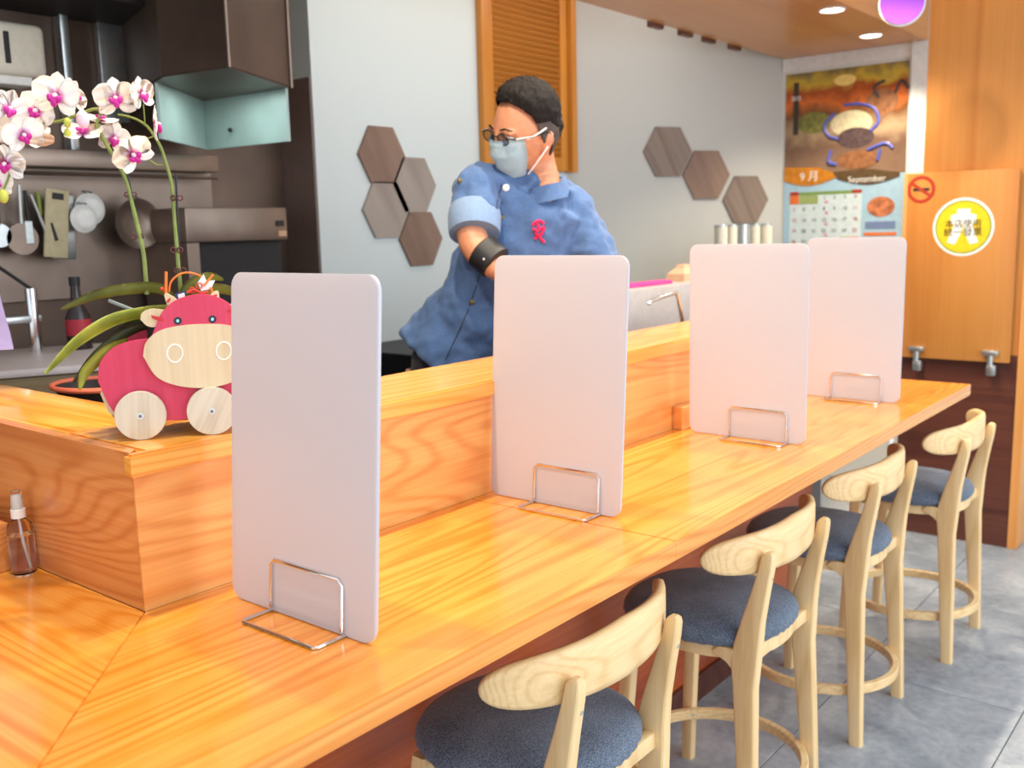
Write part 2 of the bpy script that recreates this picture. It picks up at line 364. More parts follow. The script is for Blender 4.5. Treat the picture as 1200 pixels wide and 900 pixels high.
downlight(4.14, .415, 'round recessed ceiling light nearer the calendar wall')
for i, x in enumerate((2.74, 2.04, 1.34, .64, -.06)):
    l = bpy.data.lights.new('downlight_beam', 'SPOT'); l.energy = 60; l.spot_size = math.radians(125); l.spot_blend = .6; l.shadow_soft_size = .03; l.color = (1, .86, .66)
    o = bpy.data.objects.new('downlight_beam', l); COL.objects.link(o); o.location = (x, .09, 2.62)

# ------------------------------------------------------------------ counter
ct = thing('bar_counter', 'glossy orange-grained wooden bar counter with a raised back ledge', 'counter')
TC = .036
def board(pts, name, mat):
    o = MB().prism(pts, 'Z', ZC-TC, ZC, .0012).build(name, mat, ct, True, ang=50); return o
board([(0, 0), (.72, 0), (.72, -.47), (-.47, -.47)], 'worktop_board', M['counter_x'])
board([(.7207, 0), (2.67, 0), (2.67, -.46), (.7207, -.47)], 'worktop_board', M['counter_x'])
board([(-.0004, .0004), (-.4704, -.4696), (-.4704, 1.7), (-.0004, 1.7)], 'worktop_board', M['counter_y'])
MB().prism([(.0, 0), (2.35, 0), (2.35, .02), (.02, .02)], 'Z', ZC, ZL-.0345).build('riser_board', M['riser_x'], ct)
MB().prism([(.0, .0004), (.0036, .004), (.0, .004)], 'Z', ZC, ZL-.035).build('corner_bead', M['riser_x'], ct)
MB().prism([(.0, .0036), (.0197, .0236), (.0197, 1.7), (.0, 1.7)], 'Z', ZC, ZL-.0008).build('riser_board', M['riser_y'], ct)
MB().prism([(-.010, -.014), (2.36, -.014), (2.36, .225), (.020, .225), (.020, .003), (-.010, .003)], 'Z', ZL-.034, ZL, .004).build('ledge_board', M['ledge_x'], ct, True)
MB().box(.0200, .2, .2254, 1.7, ZL-.03, ZL, .0015).build('ledge_board', M['ledge_y'], ct, True)
MB().box(2.345, 2.365, 0.0, .225, ZC, ZL-.03).build('end_board', M['riser_y'], ct)
MB().box(.0, 2.60, .035, .055, .075, ZC-TC).build('front_panel', M['base'], ct)
MB().box(-.0, 2.60, .022, .055, .0, .078, .002).build('skirting_board', M['brown_panel'], ct)
MB().box(-.02, 0, .035, 1.7, .0, ZC-TC).build('side_panel', M['base'], ct)
MB().box(2.585, 2.605, .056, .204, .0, ZC-TC).build('end_panel', M['brown_panel'], ct)
MB().box(.03, 2.34, .205, .225, .0, ZL-.031).build('back_panel', M['base'], ct)

tag(MB().box(1.533, 1.80, -.032, -.001, ZC, ZC+.062, .002).build('wooden_box', M['riser_x']), 'low orange wooden box on the counter behind the third panel', 'box')
tag(MB().box(-.25, -.030, .350, .60, ZC, ZC+.082, .003).build('wooden_box', M['riser_y']), 'low wooden box at the left picture edge beside the spray bottle', 'box')
pa = at(1058, 452, 2, ZC+.001)
tag(MB().box(-.075, .075, -.05, .05, 0, .002).build('paper', plain('salmon_paper', (246, 208, 190), .8), None, loc=(2.46, -.13, ZC)), 'pale salmon paper slip on the far end of the counter', 'paper')
bpy.data.objects['paper'].rotation_euler[2] = .3
o = tag(MB().box(-.07, .07, -.045, .045, 0, .0015).build('paper', plain('green_paper', (226, 232, 170), .8), None, loc=(2.36, -.21, ZC)), 'pale yellow-green paper slip beside the farthest white panel', 'paper'); o.rotation_euler[2] = .35
# far end: steel post and grey cabinet
tag(MB().cyl((3.66, .10, 0), (3.66, .10, 1.0), .014).build('steel_post', M['white_trim'], None, True), 'thin white post standing on the floor beyond the counter end', 'post')
tag(MB().box(3.0, 3.5, .35, .7, 0, .80, .004).build('grey_cabinet', plain('grey_cabinet_paint', (88, 84, 84), .6)), 'dark grey cabinet seen below the far end of the counter', 'cabinet')

# ------------------------------------------------------------------ partition with flap board and stickers
pt = struct(MB().box(3.72, 3.86, -.383, .09, 0, .83, .002).build('wall_partition', M['brown_panel']))
MB().box(3.715, 3.862, -.42, -.383, 0, 2.8, .002).build('end_board', M['maple_edge'], pt)
MB().box(3.72, 3.86, -.383, .026, .83, 2.8, .001).build('upper_panel', M['maple'], pt)
fb = thing('flap_board', 'hinged orange wooden flap board carrying two round stickers', 'board', (3.70, 0, 0))
MB().box(-.012, .012, -.357, .088, .80, 1.592, .003).build('board', M['maple'], fb, True)
MB().box(-.016, .014, .078, .094, .797, 1.594, .004).build('edge_strip', M['maple_edge'], fb, True)
for py_ in (.0115, -.286):
    h = MB().box(-.034, -.012, py_-.032, py_+.032, .83, .852, .006).build('hinge', M['steel_light'], fb, True)
    MB().cyl((-.022, py_, .83), (-.022, py_, .79), .012).build('pin', M['steel_light'], h, True)
    MB().box(-.036, -.008, py_-.025, py_+.012, .745, .79, .006).build('clamp', M['steel_light'], h, True)
def disc(name, mat, parent, cy, cz, x, r, r_in=0, n=40, th=.0006):
    b = MB()
    if r_in:
        b.rings([[(x, cy+R_*math.cos(2*PI*i/n), cz+R_*math.sin(2*PI*i/n)) for R_ in ()] for _ in ()], False) if False else None
        rs = []
        for i in range(n):
            a = 2*PI*i/n; c, s_ = math.cos(a), math.sin(a)
            rs.append([(x-th, cy+r_in*c, cz+r_in*s_), (x-th, cy+r*c, cz+r*s_), (x, cy+r*c, cz+r*s_), (x, cy+r_in*c, cz+r_in*s_)])
        b.rings(rs, False, True)
    else: b.prism([(cy+r*math.cos(2*PI*i/n), cz+r*math.sin(2*PI*i/n)) for i in range(n)], 'X', x-th, x)
    return b.build(name, mat, parent)
ROTW = (PI/2, 0, -PI/2)
st = thing('round_sticker', 'large round yellow sticker with black lettering on the flap board', 'sticker', (3.688, -.153, 1.362))
disc('rim', M['sign_white'], st, 0, 0, 0, .121); disc('face', M['yellow'], st, 0, 0, -.0006, .109); disc('ring', M['olive'], st, 0, 0, -.0012, .110, .104)
MB().prism([(.026, .075), (.026, .055), (.050, .050), (.050, .018), (.036, .012), (.062, -.064), (.030, -.072), (.006, -.022), (0, .020), (-.006, -.022), (-.030, -.072), (-.062, -.064), (-.036, .012), (-.050, .018), (-.050, .050), (-.026, .055), (-.026, .075)], 'X', -.0018, -.0012).build('emblem', M['sign_white'], st)
text('本店使用', 'lettering', .036, M['ink'], st, (-.0022, 0, .012), ROTW); text('統一發票', 'lettering', .038, M['ink'], st, (-.0022, 0, -.024), ROTW)
st = thing('no_smoking_sticker', 'small red round no-smoking sticker at the top corner of the flap board', 'sticker', (3.688, .022, 1.523))
disc('rim', M['sign_red'], st, 0, 0, 0, .058, .043); 
MB().box(-.0008, 0, -.034, .034, -.006, .006).build('cigarette', M['ink'], st)
o = MB().box(-.0016, -.0008, -.047, .047, -.006, .006).build('slash', M['sign_red'], st); o.rotation_euler = (math.radians(35), 0, 0)

# purple disc under the soffit
t = thing('purple_round_sign', 'round purple sign hanging by the ceiling edge, cropped by the photo top', 'sign', tuple(at(1057, 3, 0, 3.2)))
dirc = (CAM-t.location).normalized(); t.rotation_euler = (0, 0, math.atan2(dirc.y, dirc.x))
q = NT('purple_gradient_face'); tc = q.n('ShaderNodeTexCoord'); sp = q.n('ShaderNodeSeparateXYZ'); q.l(tc.outputs['Object'], sp.inputs[0])
q.l(q.ramp(q.math('ADD', q.math('MULTIPLY', sp.outputs[2], 8.), .6), [(0, srgb((170, 90, 196))), (.6, srgb((124, 56, 178))), (1, srgb((90, 50, 170)))]), q.b.inputs['Base Color']); q.b.inputs['Roughness'].default_value = .3
MB().prism(ell(0, 0, .078, .078, 40), 'X', 0, .01).build('face', q.m, t)
MB().prism(ell(0, -.002, .083, .083, 40), 'X', -.012, 0).build('rim', M['white_trim'], t)
MB().cyl((-.006, 0, .07), (-.006, 0, 2.8-t.location.z), .002, n=6).build('cord', M['white_trim'], t)

# ------------------------------------------------------------------ hexagon tiles and louvre
def hexagon(name, c, dirv, nrm, h, mat, label, grp):
    t = MB(); R_ = h/math.sqrt(3)
    t.prism([(R_*math.cos(math.radians(60*i)), R_*math.sin(math.radians(60*i))) for i in range(6)], 'Y', -.012, 0, .001)
    o = t.build(name, mat, None, True, ang=20); o.location = c; o.rotation_euler = (0, 0, math.atan2(dirv.y, dirv.x)); return tag(o, label, 'wall tile', grp)
hx = Vector((1, 0, 0))
for (px, py), mt, lb in zip([(446, 182), (484, 217), (451, 246), (492, 280)], ['hex_a', 'hex_b', 'hex_b', 'hex_a'],
        ['brown wood hexagon tile topmost on the pale left wall', 'light grey wood hexagon tile second from top, right column', 'light grey wood hexagon tile at lower left of the wall cluster', 'brown wood hexagon tile lowest of the cluster beside the cook']):
    c = at(px, py, 1, W); hexagon('hexagon_tile', (c.x, W, c.z), hx, None, .224, M[mt], lb, 'hexagon wall tiles on the left wall')
def at_wall(px, py):
    d = rt*((px-600)/F_PX) - up*((py-450)/F_PX) + fw
    n3 = Vector((nv.x, nv.y, 0)); return CAM + d*((Vector((p0.x, p0.y, 0))-CAM).dot(n3)/d.dot(n3))
for (px, py), mt, lb in zip([(782, 178), (827, 205), (873, 234)], ['hex_c', 'hex_a', 'hex_c'],
        ['taupe wood hexagon tile highest of the three right of the cook', 'middle brown wood hexagon tile in the diagonal row of three', 'taupe wood hexagon tile lowest of the row, nearest the calendar']):
    hexagon('hexagon_tile', at_wall(px, py), dv, None, .252, M[mt], lb, 'hexagon wall tiles on the right wall')

lv = thing('louvred_shutter', 'orange wooden louvred shutter on the back wall behind the cook', 'shutter', (0, 0, 0))
xa, xb, zb = at(558, 60, 1, W).x, at(666, 100, 1, W).x-.01, at(667, 203, 1, W).z
fr = MB(); 
for x0, x1 in ((xa, xa+.075), (xb-.10, xb-.045)): MB().box(x0, x1, W-.035, W-.002, zb+.004, 2.75, .003).build('stile', M['louver_z'], lv, True)
MB().box(xb-.04, xb, W-.06, W-.002, zb, 2.75, .003).build('jamb', M['louver_z'], lv, True)
MB().box(xa+.075, xb-.10, W-.035, W-.002, zb+.004, zb+.07, .003).build('rail', M['louver_z'], lv, True)
z = zb+.085
me_s = None
while z < 2.72:
    if me_s is None:
        o = MB().box(0, xb-xa-.175, -.016, .016, -.003, .003, .001, 1).build('slat', M['louver'], lv); me_s = o.data
    else: o = bpy.data.objects.new('slat', me_s); COL.objects.link(o); o.parent = lv
    o.location = (xa+.075, W-.018, z); o.rotation_euler = (math.radians(-48), 0, 0); z += .026
MB().box(xa+.07, xb-.1, W-.004, W-.001, zb+.06, 2.74).build('backing', M['louver'], lv)

# ------------------------------------------------------------------ calendar on end wall
cal = thing('wall_calendar', 'large wall calendar with a crab photograph and blue date grid', 'calendar', (4.5, .988, 1.24))
CWd, CHt = .646, .944      # u rightwards (-y), v up
def cq(u, v): return (-u*CWd, v*CHt)
def cbox(name, u0, u1, v0, v1, x, mat, par=cal, th=.0008):
    return MB().box(-x-th, -x, -u1*CWd, -u0*CWd, v0*CHt, v1*CHt).build(name, mat, par)
def cpoly(name, pts, x, mat, par=cal, th=.0008): return MB().prism([cq(*p) for p in pts], 'X', -x-th, -x).build(name, mat, par)
cbox('backing_sheet', 0, 1, 0, 1, .002, plain('calendar_blue_paper', (170, 206, 226), .6), th=.003)
q = NT('crab_photo_print'); tc = q.n('ShaderNodeTexCoord'); sp = q.n('ShaderNodeSeparateXYZ'); q.l(tc.outputs['Object'], sp.inputs[0])
no = q.n('ShaderNodeTexNoise', Scale=11.0, Detail=5.0); q.l(tc.outputs['Object'], no.inputs[0])
f = q.math('ADD', q.math('DIVIDE', q.math('SUBTRACT', sp.outputs[2], .42), .52), q.math('MULTIPLY', q.math('SUBTRACT', no.outputs[0], .5), .35))
q.l(q.ramp(f, [(0, srgb((150, 120, 96))), (.25, srgb((120, 92, 74))), (.42, srgb((176, 150, 118))), (.58, srgb((120, 80, 44))), (.7, srgb((226, 120, 50))), (.8, srgb((170, 78, 30))), (.9, srgb((206, 176, 60))), (1, srgb((130, 116, 70)))]), q.b.inputs['Base Color']); q.b.inputs['Roughness'].default_value = .3
pic = cbox('photo_print', 0, 1, .42, 1, .005, q.m)
cpoly('sun_glow', ell(.5, .935, .09, .03), .006, plain('sun_yellow', (250, 220, 130), .4), pic)
shell = plain('crab_shell_print', (84, 66, 66), .4, 0, .4, 0, 60); blue = plain('crab_blue_print', (90, 100, 190), .4); belly = plain('crab_belly_print', (206, 196, 160), .4, 0, .15); brn = plain('crab_brown_print', (150, 100, 64), .4, 0, .3, 0, 40)
cpoly('crab_print', ell(.25, .72, .14, .06), .0060, plain('olive_shell_print', (130, 130, 66), .4, 0, .3, 0, 40), pic)
cpoly('crab_print', ell(.80, .80, .13, .07), .0062, brn, pic)
cpoly('crab_print', ell(.56, .70, .17, .07), .0064, belly, pic)
cpoly('crab_print', ell(.60, .62, .15, .055), .0068, shell, pic)
cpoly('crab_print', ell(.62, .50, .17, .05), .0066, brn, pic)
for pl_ in ([(.42, .76), (.34, .70), (.38, .64), (.46, .62)], [(.5, .8), (.62, .80), (.74, .77), (.78, .70), (.72, .65)], [(.4, .56), (.38, .50), (.45, .48)], [(.8, .55), (.78, .49)], [(.78, .82), (.74, .88), (.82, .91)], [(.9, .84), (.95, .90), (1, .86)], [(.7, .55), (.84, .58), (.9, .55)]):
    MB().tube([(-.008, -u*CWd, v*CHt) for u, v in (spline([(a, b, 0) for a, b in pl_], 5) and [(p.x, p.y) for p in spline([(a, b, 0) for a, b in pl_], 5)])], .008, 6).build('claw_print', blue if pl_[0][0] < .75 or pl_[0][1] < .6 else shell, pic, True)
cbox('vertical_caption', .07, .115, .66, .95, .006, plain('dark_caption', (70, 60, 50), .5), pic)
text('海味', 'lettering', .03, M['sign_white'], cal, (-.0078, -.06, .86*CHt), ROTW)
orb = plain('orange_band_print', (204, 130, 30), .5, 0, .2); ob2 = plain('brown_band_print', (96, 74, 44), .5, 0, .2)
cpoly('month_band', [(0, .48)]+[(i/12*.47, .415-.045*math.sin(PI*i/12*.9+.3)) for i in range(13)]+[(.47, .425), (.3, .47)], .0070, orb)
cpoly('month_band', [(.42, .44)]+[(.46+i/12*.5, .40-.038*math.sin(PI*i/12)) for i in range(13)]+[(.96, .42), (.7, .45)], .0074, ob2)
text('9 月', 'lettering', .06, M['sign_white'], cal, (-.0085, -.22*CWd, .42*CHt), ROTW); text('September', 'lettering', .045, M['sign_white'], cal, (-.0088, -.70*CWd, .392*CHt), ROTW)
grid = cbox('date_grid', .055, .665, .03, .33, .005, plain('grid_white', (214, 232, 236), .6))
cbox('weekday_band', .055, .665, .318, .335, .006, plain('grid_green', (130, 160, 80), .6), grid); cbox('weekday_band', .055, .13, .318, .338, .0064, M['sign_red'], grid); cbox('weekday_band', .585, .665, .318, .338, .0064, M['sign_red'], grid)
org = plain('cell_orange', (232, 120, 50), .6); grn = plain('cell_green', (160, 180, 110), .6); numk = plain('number_ink', (70, 110, 100), .6); pk = plain('pink_mark', (236, 110, 160), .6)
cbox('marked_cell', .055, .135, .268, .316, .0062, org, grid); cbox('marked_cell', .14, .30, .268, .316, .0062, grn, grid)
cbox('marked_cell', .575, .66, .032, .078, .0062, org, grid); cbox('marked_cell', .49, .57, .032, .078, .0062, grn, grid)
day = 1
for r in range(5):
    for c in range(7):
        if r == 0 and c < 3 or day > 30: continue
        u = .095+c*.0865; v = .30-r*.062
        o = text(str(day), 'date', .026, M['sign_red'] if c in (0, 6) else numk, grid, (-.0072, -u*CWd, v*CHt), ROTW); day += 1
        if c == 3: text('★' if False else '休', 'mark', .022, pk, grid, (-.0072, -(u+.02)*CWd, (v-.026)*CHt), ROTW)
cpoly('food_print', ell(.82, .24, .11, .055), .006, plain('food_print', (196, 120, 80), .5, 0, .5, 0, 30))
cbox('caption_lines', .70, .94, .12, .16, .006, plain('caption_blue', (120, 140, 180), .5)); cbox('caption_bar', .69, .95, .082, .10, .006, org); cbox('caption_lines', .70, .94, .035, .05, .006, plain('caption_grey', (150, 165, 180), .5))

# ------------------------------------------------------------------ canisters on shelf, sink basin, tap
tag(MB().box(at(845, 265, 1, .86).x-.04, 4.40, .78, .92, 0, 1.26, .004).build('back_shelf', M['steel_dark']), 'steel back shelf carrying metal canisters, hidden behind the white panels', 'shelf')
for px, rr, mt in ((845, .03, 'cream_plastic'), (858, .024, 'cream_plastic'), (871, .03, 'steel_light'), (885, .024, 'cream_plastic'), (898, .03, 'cream_plastic')):
    c = at(px, 265, 1, .86)
    o = MB().cyl((0, 0, 0), (0, 0, 1.385-1.26), rr, n=24).build('canister', M[mt], None, True, loc=(c.x, .86, 1.26))
    MB().cyl((0, 0, .1255), (0, 0, .134), rr+.001, n=24).build('lid', M['steel_light'], o, True)
    tag(o, {845: 'leftmost cream canister below the lowest right hexagon tile', 858: 'slim cream canister second from the left on the back shelf', 871: 'shiny steel canister in the middle of the back shelf row', 885: 'slim cream canister just right of the steel canister', 898: 'rightmost cream canister, nearest the calendar'}[px], 'canister', 'canisters on the back shelf')
sb = thing('steel_basin', 'grey steel worktop basin behind the ledge between the white panels', 'basin', (1.75, .62, 0))
MB().box(.05, 1.15, -.20, .1, .0, 1.0, .01).build('cabinet', M['steel'], sb, True); MB().box(.05, 1.15, -.06, .1, 1.0, 1.18, .01).build('basin', plain('grey_enamel', (176, 172, 172), .35, .1), sb, True)
c = at(770, 343, 1, .6)
tag(MB().box(-.16, .16, -.03, .03, 0, .014, .004).build('pink_tray', M['magenta'], None, True, loc=(c.x-.06, .62, 1.18)), 'hot pink flat tray lying on the steel basin', 'tray')
c = at(806, 340, 1, .6)
b = MB(); b.rings([[(x*k, y*k, z_) for x, y in ((-.07, -.04), (.07, -.04), (.07, .04), (-.07, .04))] for z_, k in ((0, 1), (.03, .95), (.05, .5), (.065, .35))]); tag(b.build('paper_bag', M['tan'], None, loc=(c.x+.04, .64, 1.18)), 'crumpled tan bag beside the pink tray', 'bag')
# tap: gooseneck
a = at(800, 376, 1, .31); bt = at(761, 357, 1, .31)
tp = thing('gooseneck_tap', 'chrome gooseneck tap rising behind the ledge', 'tap', (a.x, .31, 0))
pts = [(0, 0, 1.0), (0, 0, a.z-.03), (-.004, 0, a.z), (-.035, 0, at(785, 348, 1, .31).z), (-.065, 0, at(775, 346, 1, .31).z), (bt.x-a.x+.012, 0, bt.z+.01), (bt.x-a.x, 0, bt.z)]
MB().tube(spline(pts, 6), .0065, 10).build('spout', M['chrome'], tp, True); MB().cyl((0, 0, .98), (0, 0, 1.02), .018).build('base', M['chrome'], tp, True)
tag(MB().box(1.3, 2.6, .235, .39, 0, .98, .004).build('prep_counter', M['steel']), 'steel preparation counter behind the ledge carrying the tap', 'counter')

# ------------------------------------------------------------------ kitchen (left)
YK = 1.84
tag(MB().box(1.80, 3.0, 1.15, 1.64, 0, .955, .004).build('dark_worktop_unit', M['black']), 'black low worktop unit along the pale wall behind the cook', 'cabinet')
can = thing('extractor_hood', 'large dark steel extractor hood over the kitchen', 'hood', (0, 0, 0))
outl = [(1.0, 1.10), (1.376, 1.305), (1.37, 1.838), (1.115, 1.838), (.962, 1.376)]
MB().box(-1.0, 1.11, 1.5, 1.838, 2.09, 2.8).build('duct_box', M['dark'], can)
MB().prism(outl, 'Z', 1.865, 2.8, .004).build('canopy', M['steel_dark'], can)
def slab(p, q_, z0, z1, th, name, mat, par):
    d = (Vector(q_)-Vector(p)).normalized(); n_ = Vector((-d.y, d.x))*th
    return MB().prism([tuple(p), tuple(q_), tuple(Vector(q_)+n_), tuple(Vector(p)+n_)], 'Z', z0, z1).build(name, mat, par)
slab((1.014, 1.484), (1.353, 1.75), 1.70, 1.90, .01, 'baffle_panel', M['teal_steel'], can)
b_ = slab((1.353, 1.75), (1.376, 1.331), 1.70, 1.90, .01, 'baffle_panel', M['teal_steel'], can)
MB().ball((1.346, 1.60, 1.755), .008, n=10).build('bolt', M['dark'], b_, True)
MB().cyl((1.378, 1.302, 1.865), (1.378, 1.302, 2.8), .006, n=8).build('corner_trim', M['steel'], can); MB().cyl((1.0, 1.098, 1.865), (1.0, 1.098, 2.8), .005, n=8).build('corner_trim', M['steel'], can)
l = bpy.data.lights.new('hood_lamp', 'AREA'); l.size = .18; l.energy = .7; l.color = (.85, 1, .97); o = bpy.data.objects.new('hood_lamp', l); COL.objects.link(o); o.location = (1.2, 1.42, 1.86)
# backsplash rail, pipe, dispenser, steel oven
c0, c1 = at(-10, 182, 1, YK-.06), at(248, 184, 1, YK-.06)
rk = thing('wall_shelf', 'long steel wall shelf above the hanging utensils', 'shelf', (0, 0, 0))
MB().box(c0.x, c1.x, YK-.10, YK, c1.z-.055, c1.z, .003).build('shelf_board', M['steel'], rk, True)
MB().cyl((c0.x, YK-.085, c1.z-.075), (c1.x, YK-.085, c1.z-.075), .006, n=8).build('rail', M['steel_dark'], rk, True)
c2 = at(250, 240, 1, YK-.02)
MB().box(c0.x, c2.x, YK-.02, YK-.001, c2.z-.30, c1.z-.055, .002).build('backsplash', M['steel'], rk)
c = at(88, 60, 1, YK-.1)
tag(MB().box(c.x-.014, c.x+.014, YK-.05, YK-.001, c1.z, 2.75, .004).build('vertical_pipe', M['steel_light'], None, True), 'pale vertical duct strip right of the towel dispenser', 'pipe')
tag(MB().box(at(110, 50, 1, YK).x, at(140, 50, 1, YK).x, YK-.03, YK-.001, 1.78, 2.25, .004).build('light_duct_strip', M['steel_light'], None, True), 'light steel panel strip beside the extractor hood', 'panel')
d0, d1 = at(-25, 19, 1, YK-.14), at(58, 92, 1, YK-.14)
td = thing('towel_dispenser', 'white paper towel dispenser at the top left corner', 'dispenser', (0, 0, 0))
MB().box(d0.x, d1.x, YK-.14, YK-.021, d1.z, d0.z+.0, .02, 3).build('case', M['cream_plastic'], td, True)
ds = at(9, 55, 1, YK-.145)
MB().box(ds.x-.008, ds.x+.008, YK-.1445, YK-.139, ds.z-.045, ds.z+.045, .003).build('slot', M['dark'], td); MB().box(d0.x+.02, d1.x-.04, YK-.12, YK-.04, d1.z-.025, d1.z+.001, .005).build('tray', M['white_plastic'], td)
o0, o1 = at(216, 243, 1, YK-.30), at(344, 330, 1, YK-.30)
ov = thing('steel_oven', 'steel oven with a dark open slot below the hood', 'oven', (0, 0, 0))
MB().box(o0.x, o1.x-.012, YK-.30, YK-.03, at(280, 283, 1, YK-.3).z, o0.z, .006).build('body', M['steel'], ov, True)
MB().box(o0.x, o0.x+.045, YK-.30, YK-.03, .0, at(280, 283, 1, YK-.3).z, .002).build('side', M['steel'], ov)
MB().box(o0.x+.045, o1.x-.014, YK-.26, YK-.03, .4, at(280, 283, 1, YK-.3).z, .002).build('cavity', M['dark'], ov)
MB().box(o1.x-.06, o1.x-.03, YK-.305, YK-.30, o0.z-.065, o0.z-.045).build('button', M['dark'], ov); MB().box(o1.x-.055, o1.x-.02, YK-.304, YK-.30, o0.z-.10, o0.z-.08).build('label_plate', M['tan'], ov)
# hanging utensils
YH = YK-.10
def P(px, py, y=None): return at(px, py, 1, YH if y is None else y)
def px_r(r): return r/ F_PX * 2.95
t = thing('mesh_ladle', 'round mesh skimmer hanging second from left among the utensils', 'utensil', tuple(P(27, 280)))
MB().cyl((0, 0, .0), (0, .012, 0), .048, n=28).build('bowl', M['steel'], t, True); MB().tube([(0, 0, .045), (.004, 0, .16)], .006, 8).build('handle', M['steel_light'], t, True)
t = thing('mesh_ladle', 'round mesh skimmer hanging leftmost at the picture edge', 'utensil', tuple(P(0, 276)))
MB().cyl((0, 0, .0), (0, .012, 0), .035, n=28).build('bowl', M['steel_light'], t, True); MB().tube([(0, 0, .03), (.004, 0, .15)], .005, 8).build('handle', M['black'], t, True)
t = thing('spatula', 'dark handled spatula hanging left of the bamboo board', 'utensil', tuple(P(30, 235)))
MB().tube([(0, 0, .03), (.004, 0, -.06)], .006, 8).build('handle', M['black'], t, True); MB().box(-.010, .014, -.002, .002, -.13, -.06, .002).build('blade', M['steel_light'], t)
t = thing('tongs', 'green and steel tongs hanging against the bamboo board', 'utensil', tuple(P(43, 240)))
MB().tube([(.006, 0, .04), (.008, 0, -.03)], .007, 8).build('grip', M['green'], t, True); MB().tube([(-.02, -.01, .03), (.028, -.01, -.12)], .005, 8).build('arm', M['steel_light'], t, True)
for bx, by, rot, mt, lb, w_, h_ in ((66, 262, .12, 'bamboo', 'pale bamboo chopping board with a slot hanging in front', .05, .21), (74, 266, .05, 'steel_light', 'second board hanging behind the pale bamboo one', .05, .2)):
    t = thing('hanging_board', lb, 'board', tuple(P(bx, by, YH-.01 if mt == 'bamboo' else YH+.02)))
    t.rotation_euler = (0, rot, 0)
    MB().box(-w_/2-.012, w_/2+.012, -.006, .006, -h_/2, h_/2, .004).build('board', M[mt], t, True)
    if mt == 'bamboo': MB().box(-.018, .018, -.0075, -.006, h_/2-.032, h_/2-.012, .0005).build('slot', M['dark'], t); MB().prism([(.005, -.05), (-.015, .0), (-.022, .0), (-.006, -.055)], 'Y', -.0075, -.006).build('slot', M['dark'], t)
def bowl(px, py, r, mat, lb, tilt=.0, y=None, name='hanging_bowl'):
    t = thing(name, lb, 'pan', tuple(P(px, py, y))); t.rotation_euler = (PI/2+tilt, 0, 0)
    prof = [(0, -.0), (.55, .0), (.8, .12), (1, .38), (1.06, .4), (1.0, .37), (.78, .15), (.52, .03), (0, .03)]
    rs = [[(r*pr*math.cos(2*PI*i/32), r*pr*math.sin(2*PI*i/32), (1 if mat == 'steel' else -1)*(r*pz-.2*r)) for i in range(32)] for pr, pz in [(max(a, .01), b) for a, b in prof]]
    MB().rings(rs).build('bowl', M[mat], t, True); MB().tube([(r*.2*s_, r*(1.05 + .12*k), -.03*k) for s_, k in ((-1, 0), (-1, 1), (1, 1), (1, 0))], .003, 6).build('handle', M['steel_light'], t, True); return t
bowl(107, 245, .048, 'white_plastic', 'white enamel basin hanging behind the small bowl')
bowl(100, 256, .042, 'white_plastic', 'small white bowl hanging between the bamboo board and the wok', y=YH-.03)
bowl(160, 262, .078, 'steel', 'large steel wok hanging right of the white bowls')
# sink area at left: tap, bottle, cutting board on block, tray, cloth
zc_ = .98
tag(MB().box(.215, .95, .96, 1.66, 0, .96, .004).build('kitchen_island', M['steel_dark']), 'low steel kitchen bench behind the left ledge', 'counter')
cb = tag(MB().box(0, .50, 0, .52, 0, .022, .008).build('cutting_board', M['board_white'], None, True), 'white plastic cutting board on a wooden block behind the ledge', 'cutting board')
cb.location = (.265, 1.205, 1.068); cb.rotation_euler[2] = -.41
wb = tag(MB().box(.0, .49, .01, .5, 0, .105, .006).build('chopping_block', M['block'], None, True), 'thick weathered wooden block under the white cutting board', 'block')
wb.location = (.27, 1.205, .962); wb.rotation_euler[2] = -.41
t = thing('salmon_tray', 'round salmon-red tray rim peeping over the ledge behind the toy cow', 'tray', (.375, .80, 1.052))
MB().tube([(.085*math.cos(2*PI*i/36), .11*math.sin(2*PI*i/36), .03) for i in range(36)], .006, 8, True).build('rim', M['salmon'], t, True); MB().rings([[(r_*math.cos(2*PI*i/32), r_*1.25*math.sin(2*PI*i/32), z_) for i in range(32)] for z_, r_ in ((0, .07), (.028, .082), (.028, .078), (.004, .066))]).build('dish', M['dark'], t, True)
tag(MB().box(.26, .52, .64, .95, 0, 1.052, .004).build('low_pedestal', M['steel_dark']), 'dark pedestal under the salmon-red tray', 'stand')
t = thing('steel_tap', 'upright steel tap column at the kitchen sink on the left', 'tap', tuple(at(41, 392, 1, 1.5)))
MB().cyl((0, 0, -.12), (0, 0, .13), .016).build('column', M['chrome'], t, True); MB().box(-.14, .02, -.012, .012, .035, .055, .004).build('spout', M['steel_light'], t, True); MB().tube([(0, 0, .13), (-.10, 0, .21)], .005, 8).build('lever', M['black'], t, True)
sbx = at(41, 420, 1, 1.5)
t = thing('sauce_bottle', 'dark sauce bottle with a red label on the kitchen bench', 'bottle', tuple(at(93, 392, 1, 1.45)))
MB().rings([[(r*math.cos(2*PI*i/20), r*math.sin(2*PI*i/20), z_) for i in range(20)] for z_, r in ((-.1, .03), (-.09, .034), (.05, .034), (.09, .016), (.13, .013), (.14, .013))]).build('bottle', M['soy'], t, True)
MB().cyl((0, 0, -.0), (0, 0, .045), .0348).build('label', M['label_red'], t, True); MB().cyl((0, 0, .14), (0, 0, .165), .015).build('cap', M['black'], t, True)
t0 = at(1, 340, 1, .75)
b = MB(); rs = []
for k in range(9):
    z_ = -.12+.26*k/8
    rs.append([(-.2+.21*(1-.02*k) if j in (1, 2) else -.25, (.012 if j > 1 else 0)+.004*math.sin(k*1.7), z_) for j in range(4)])
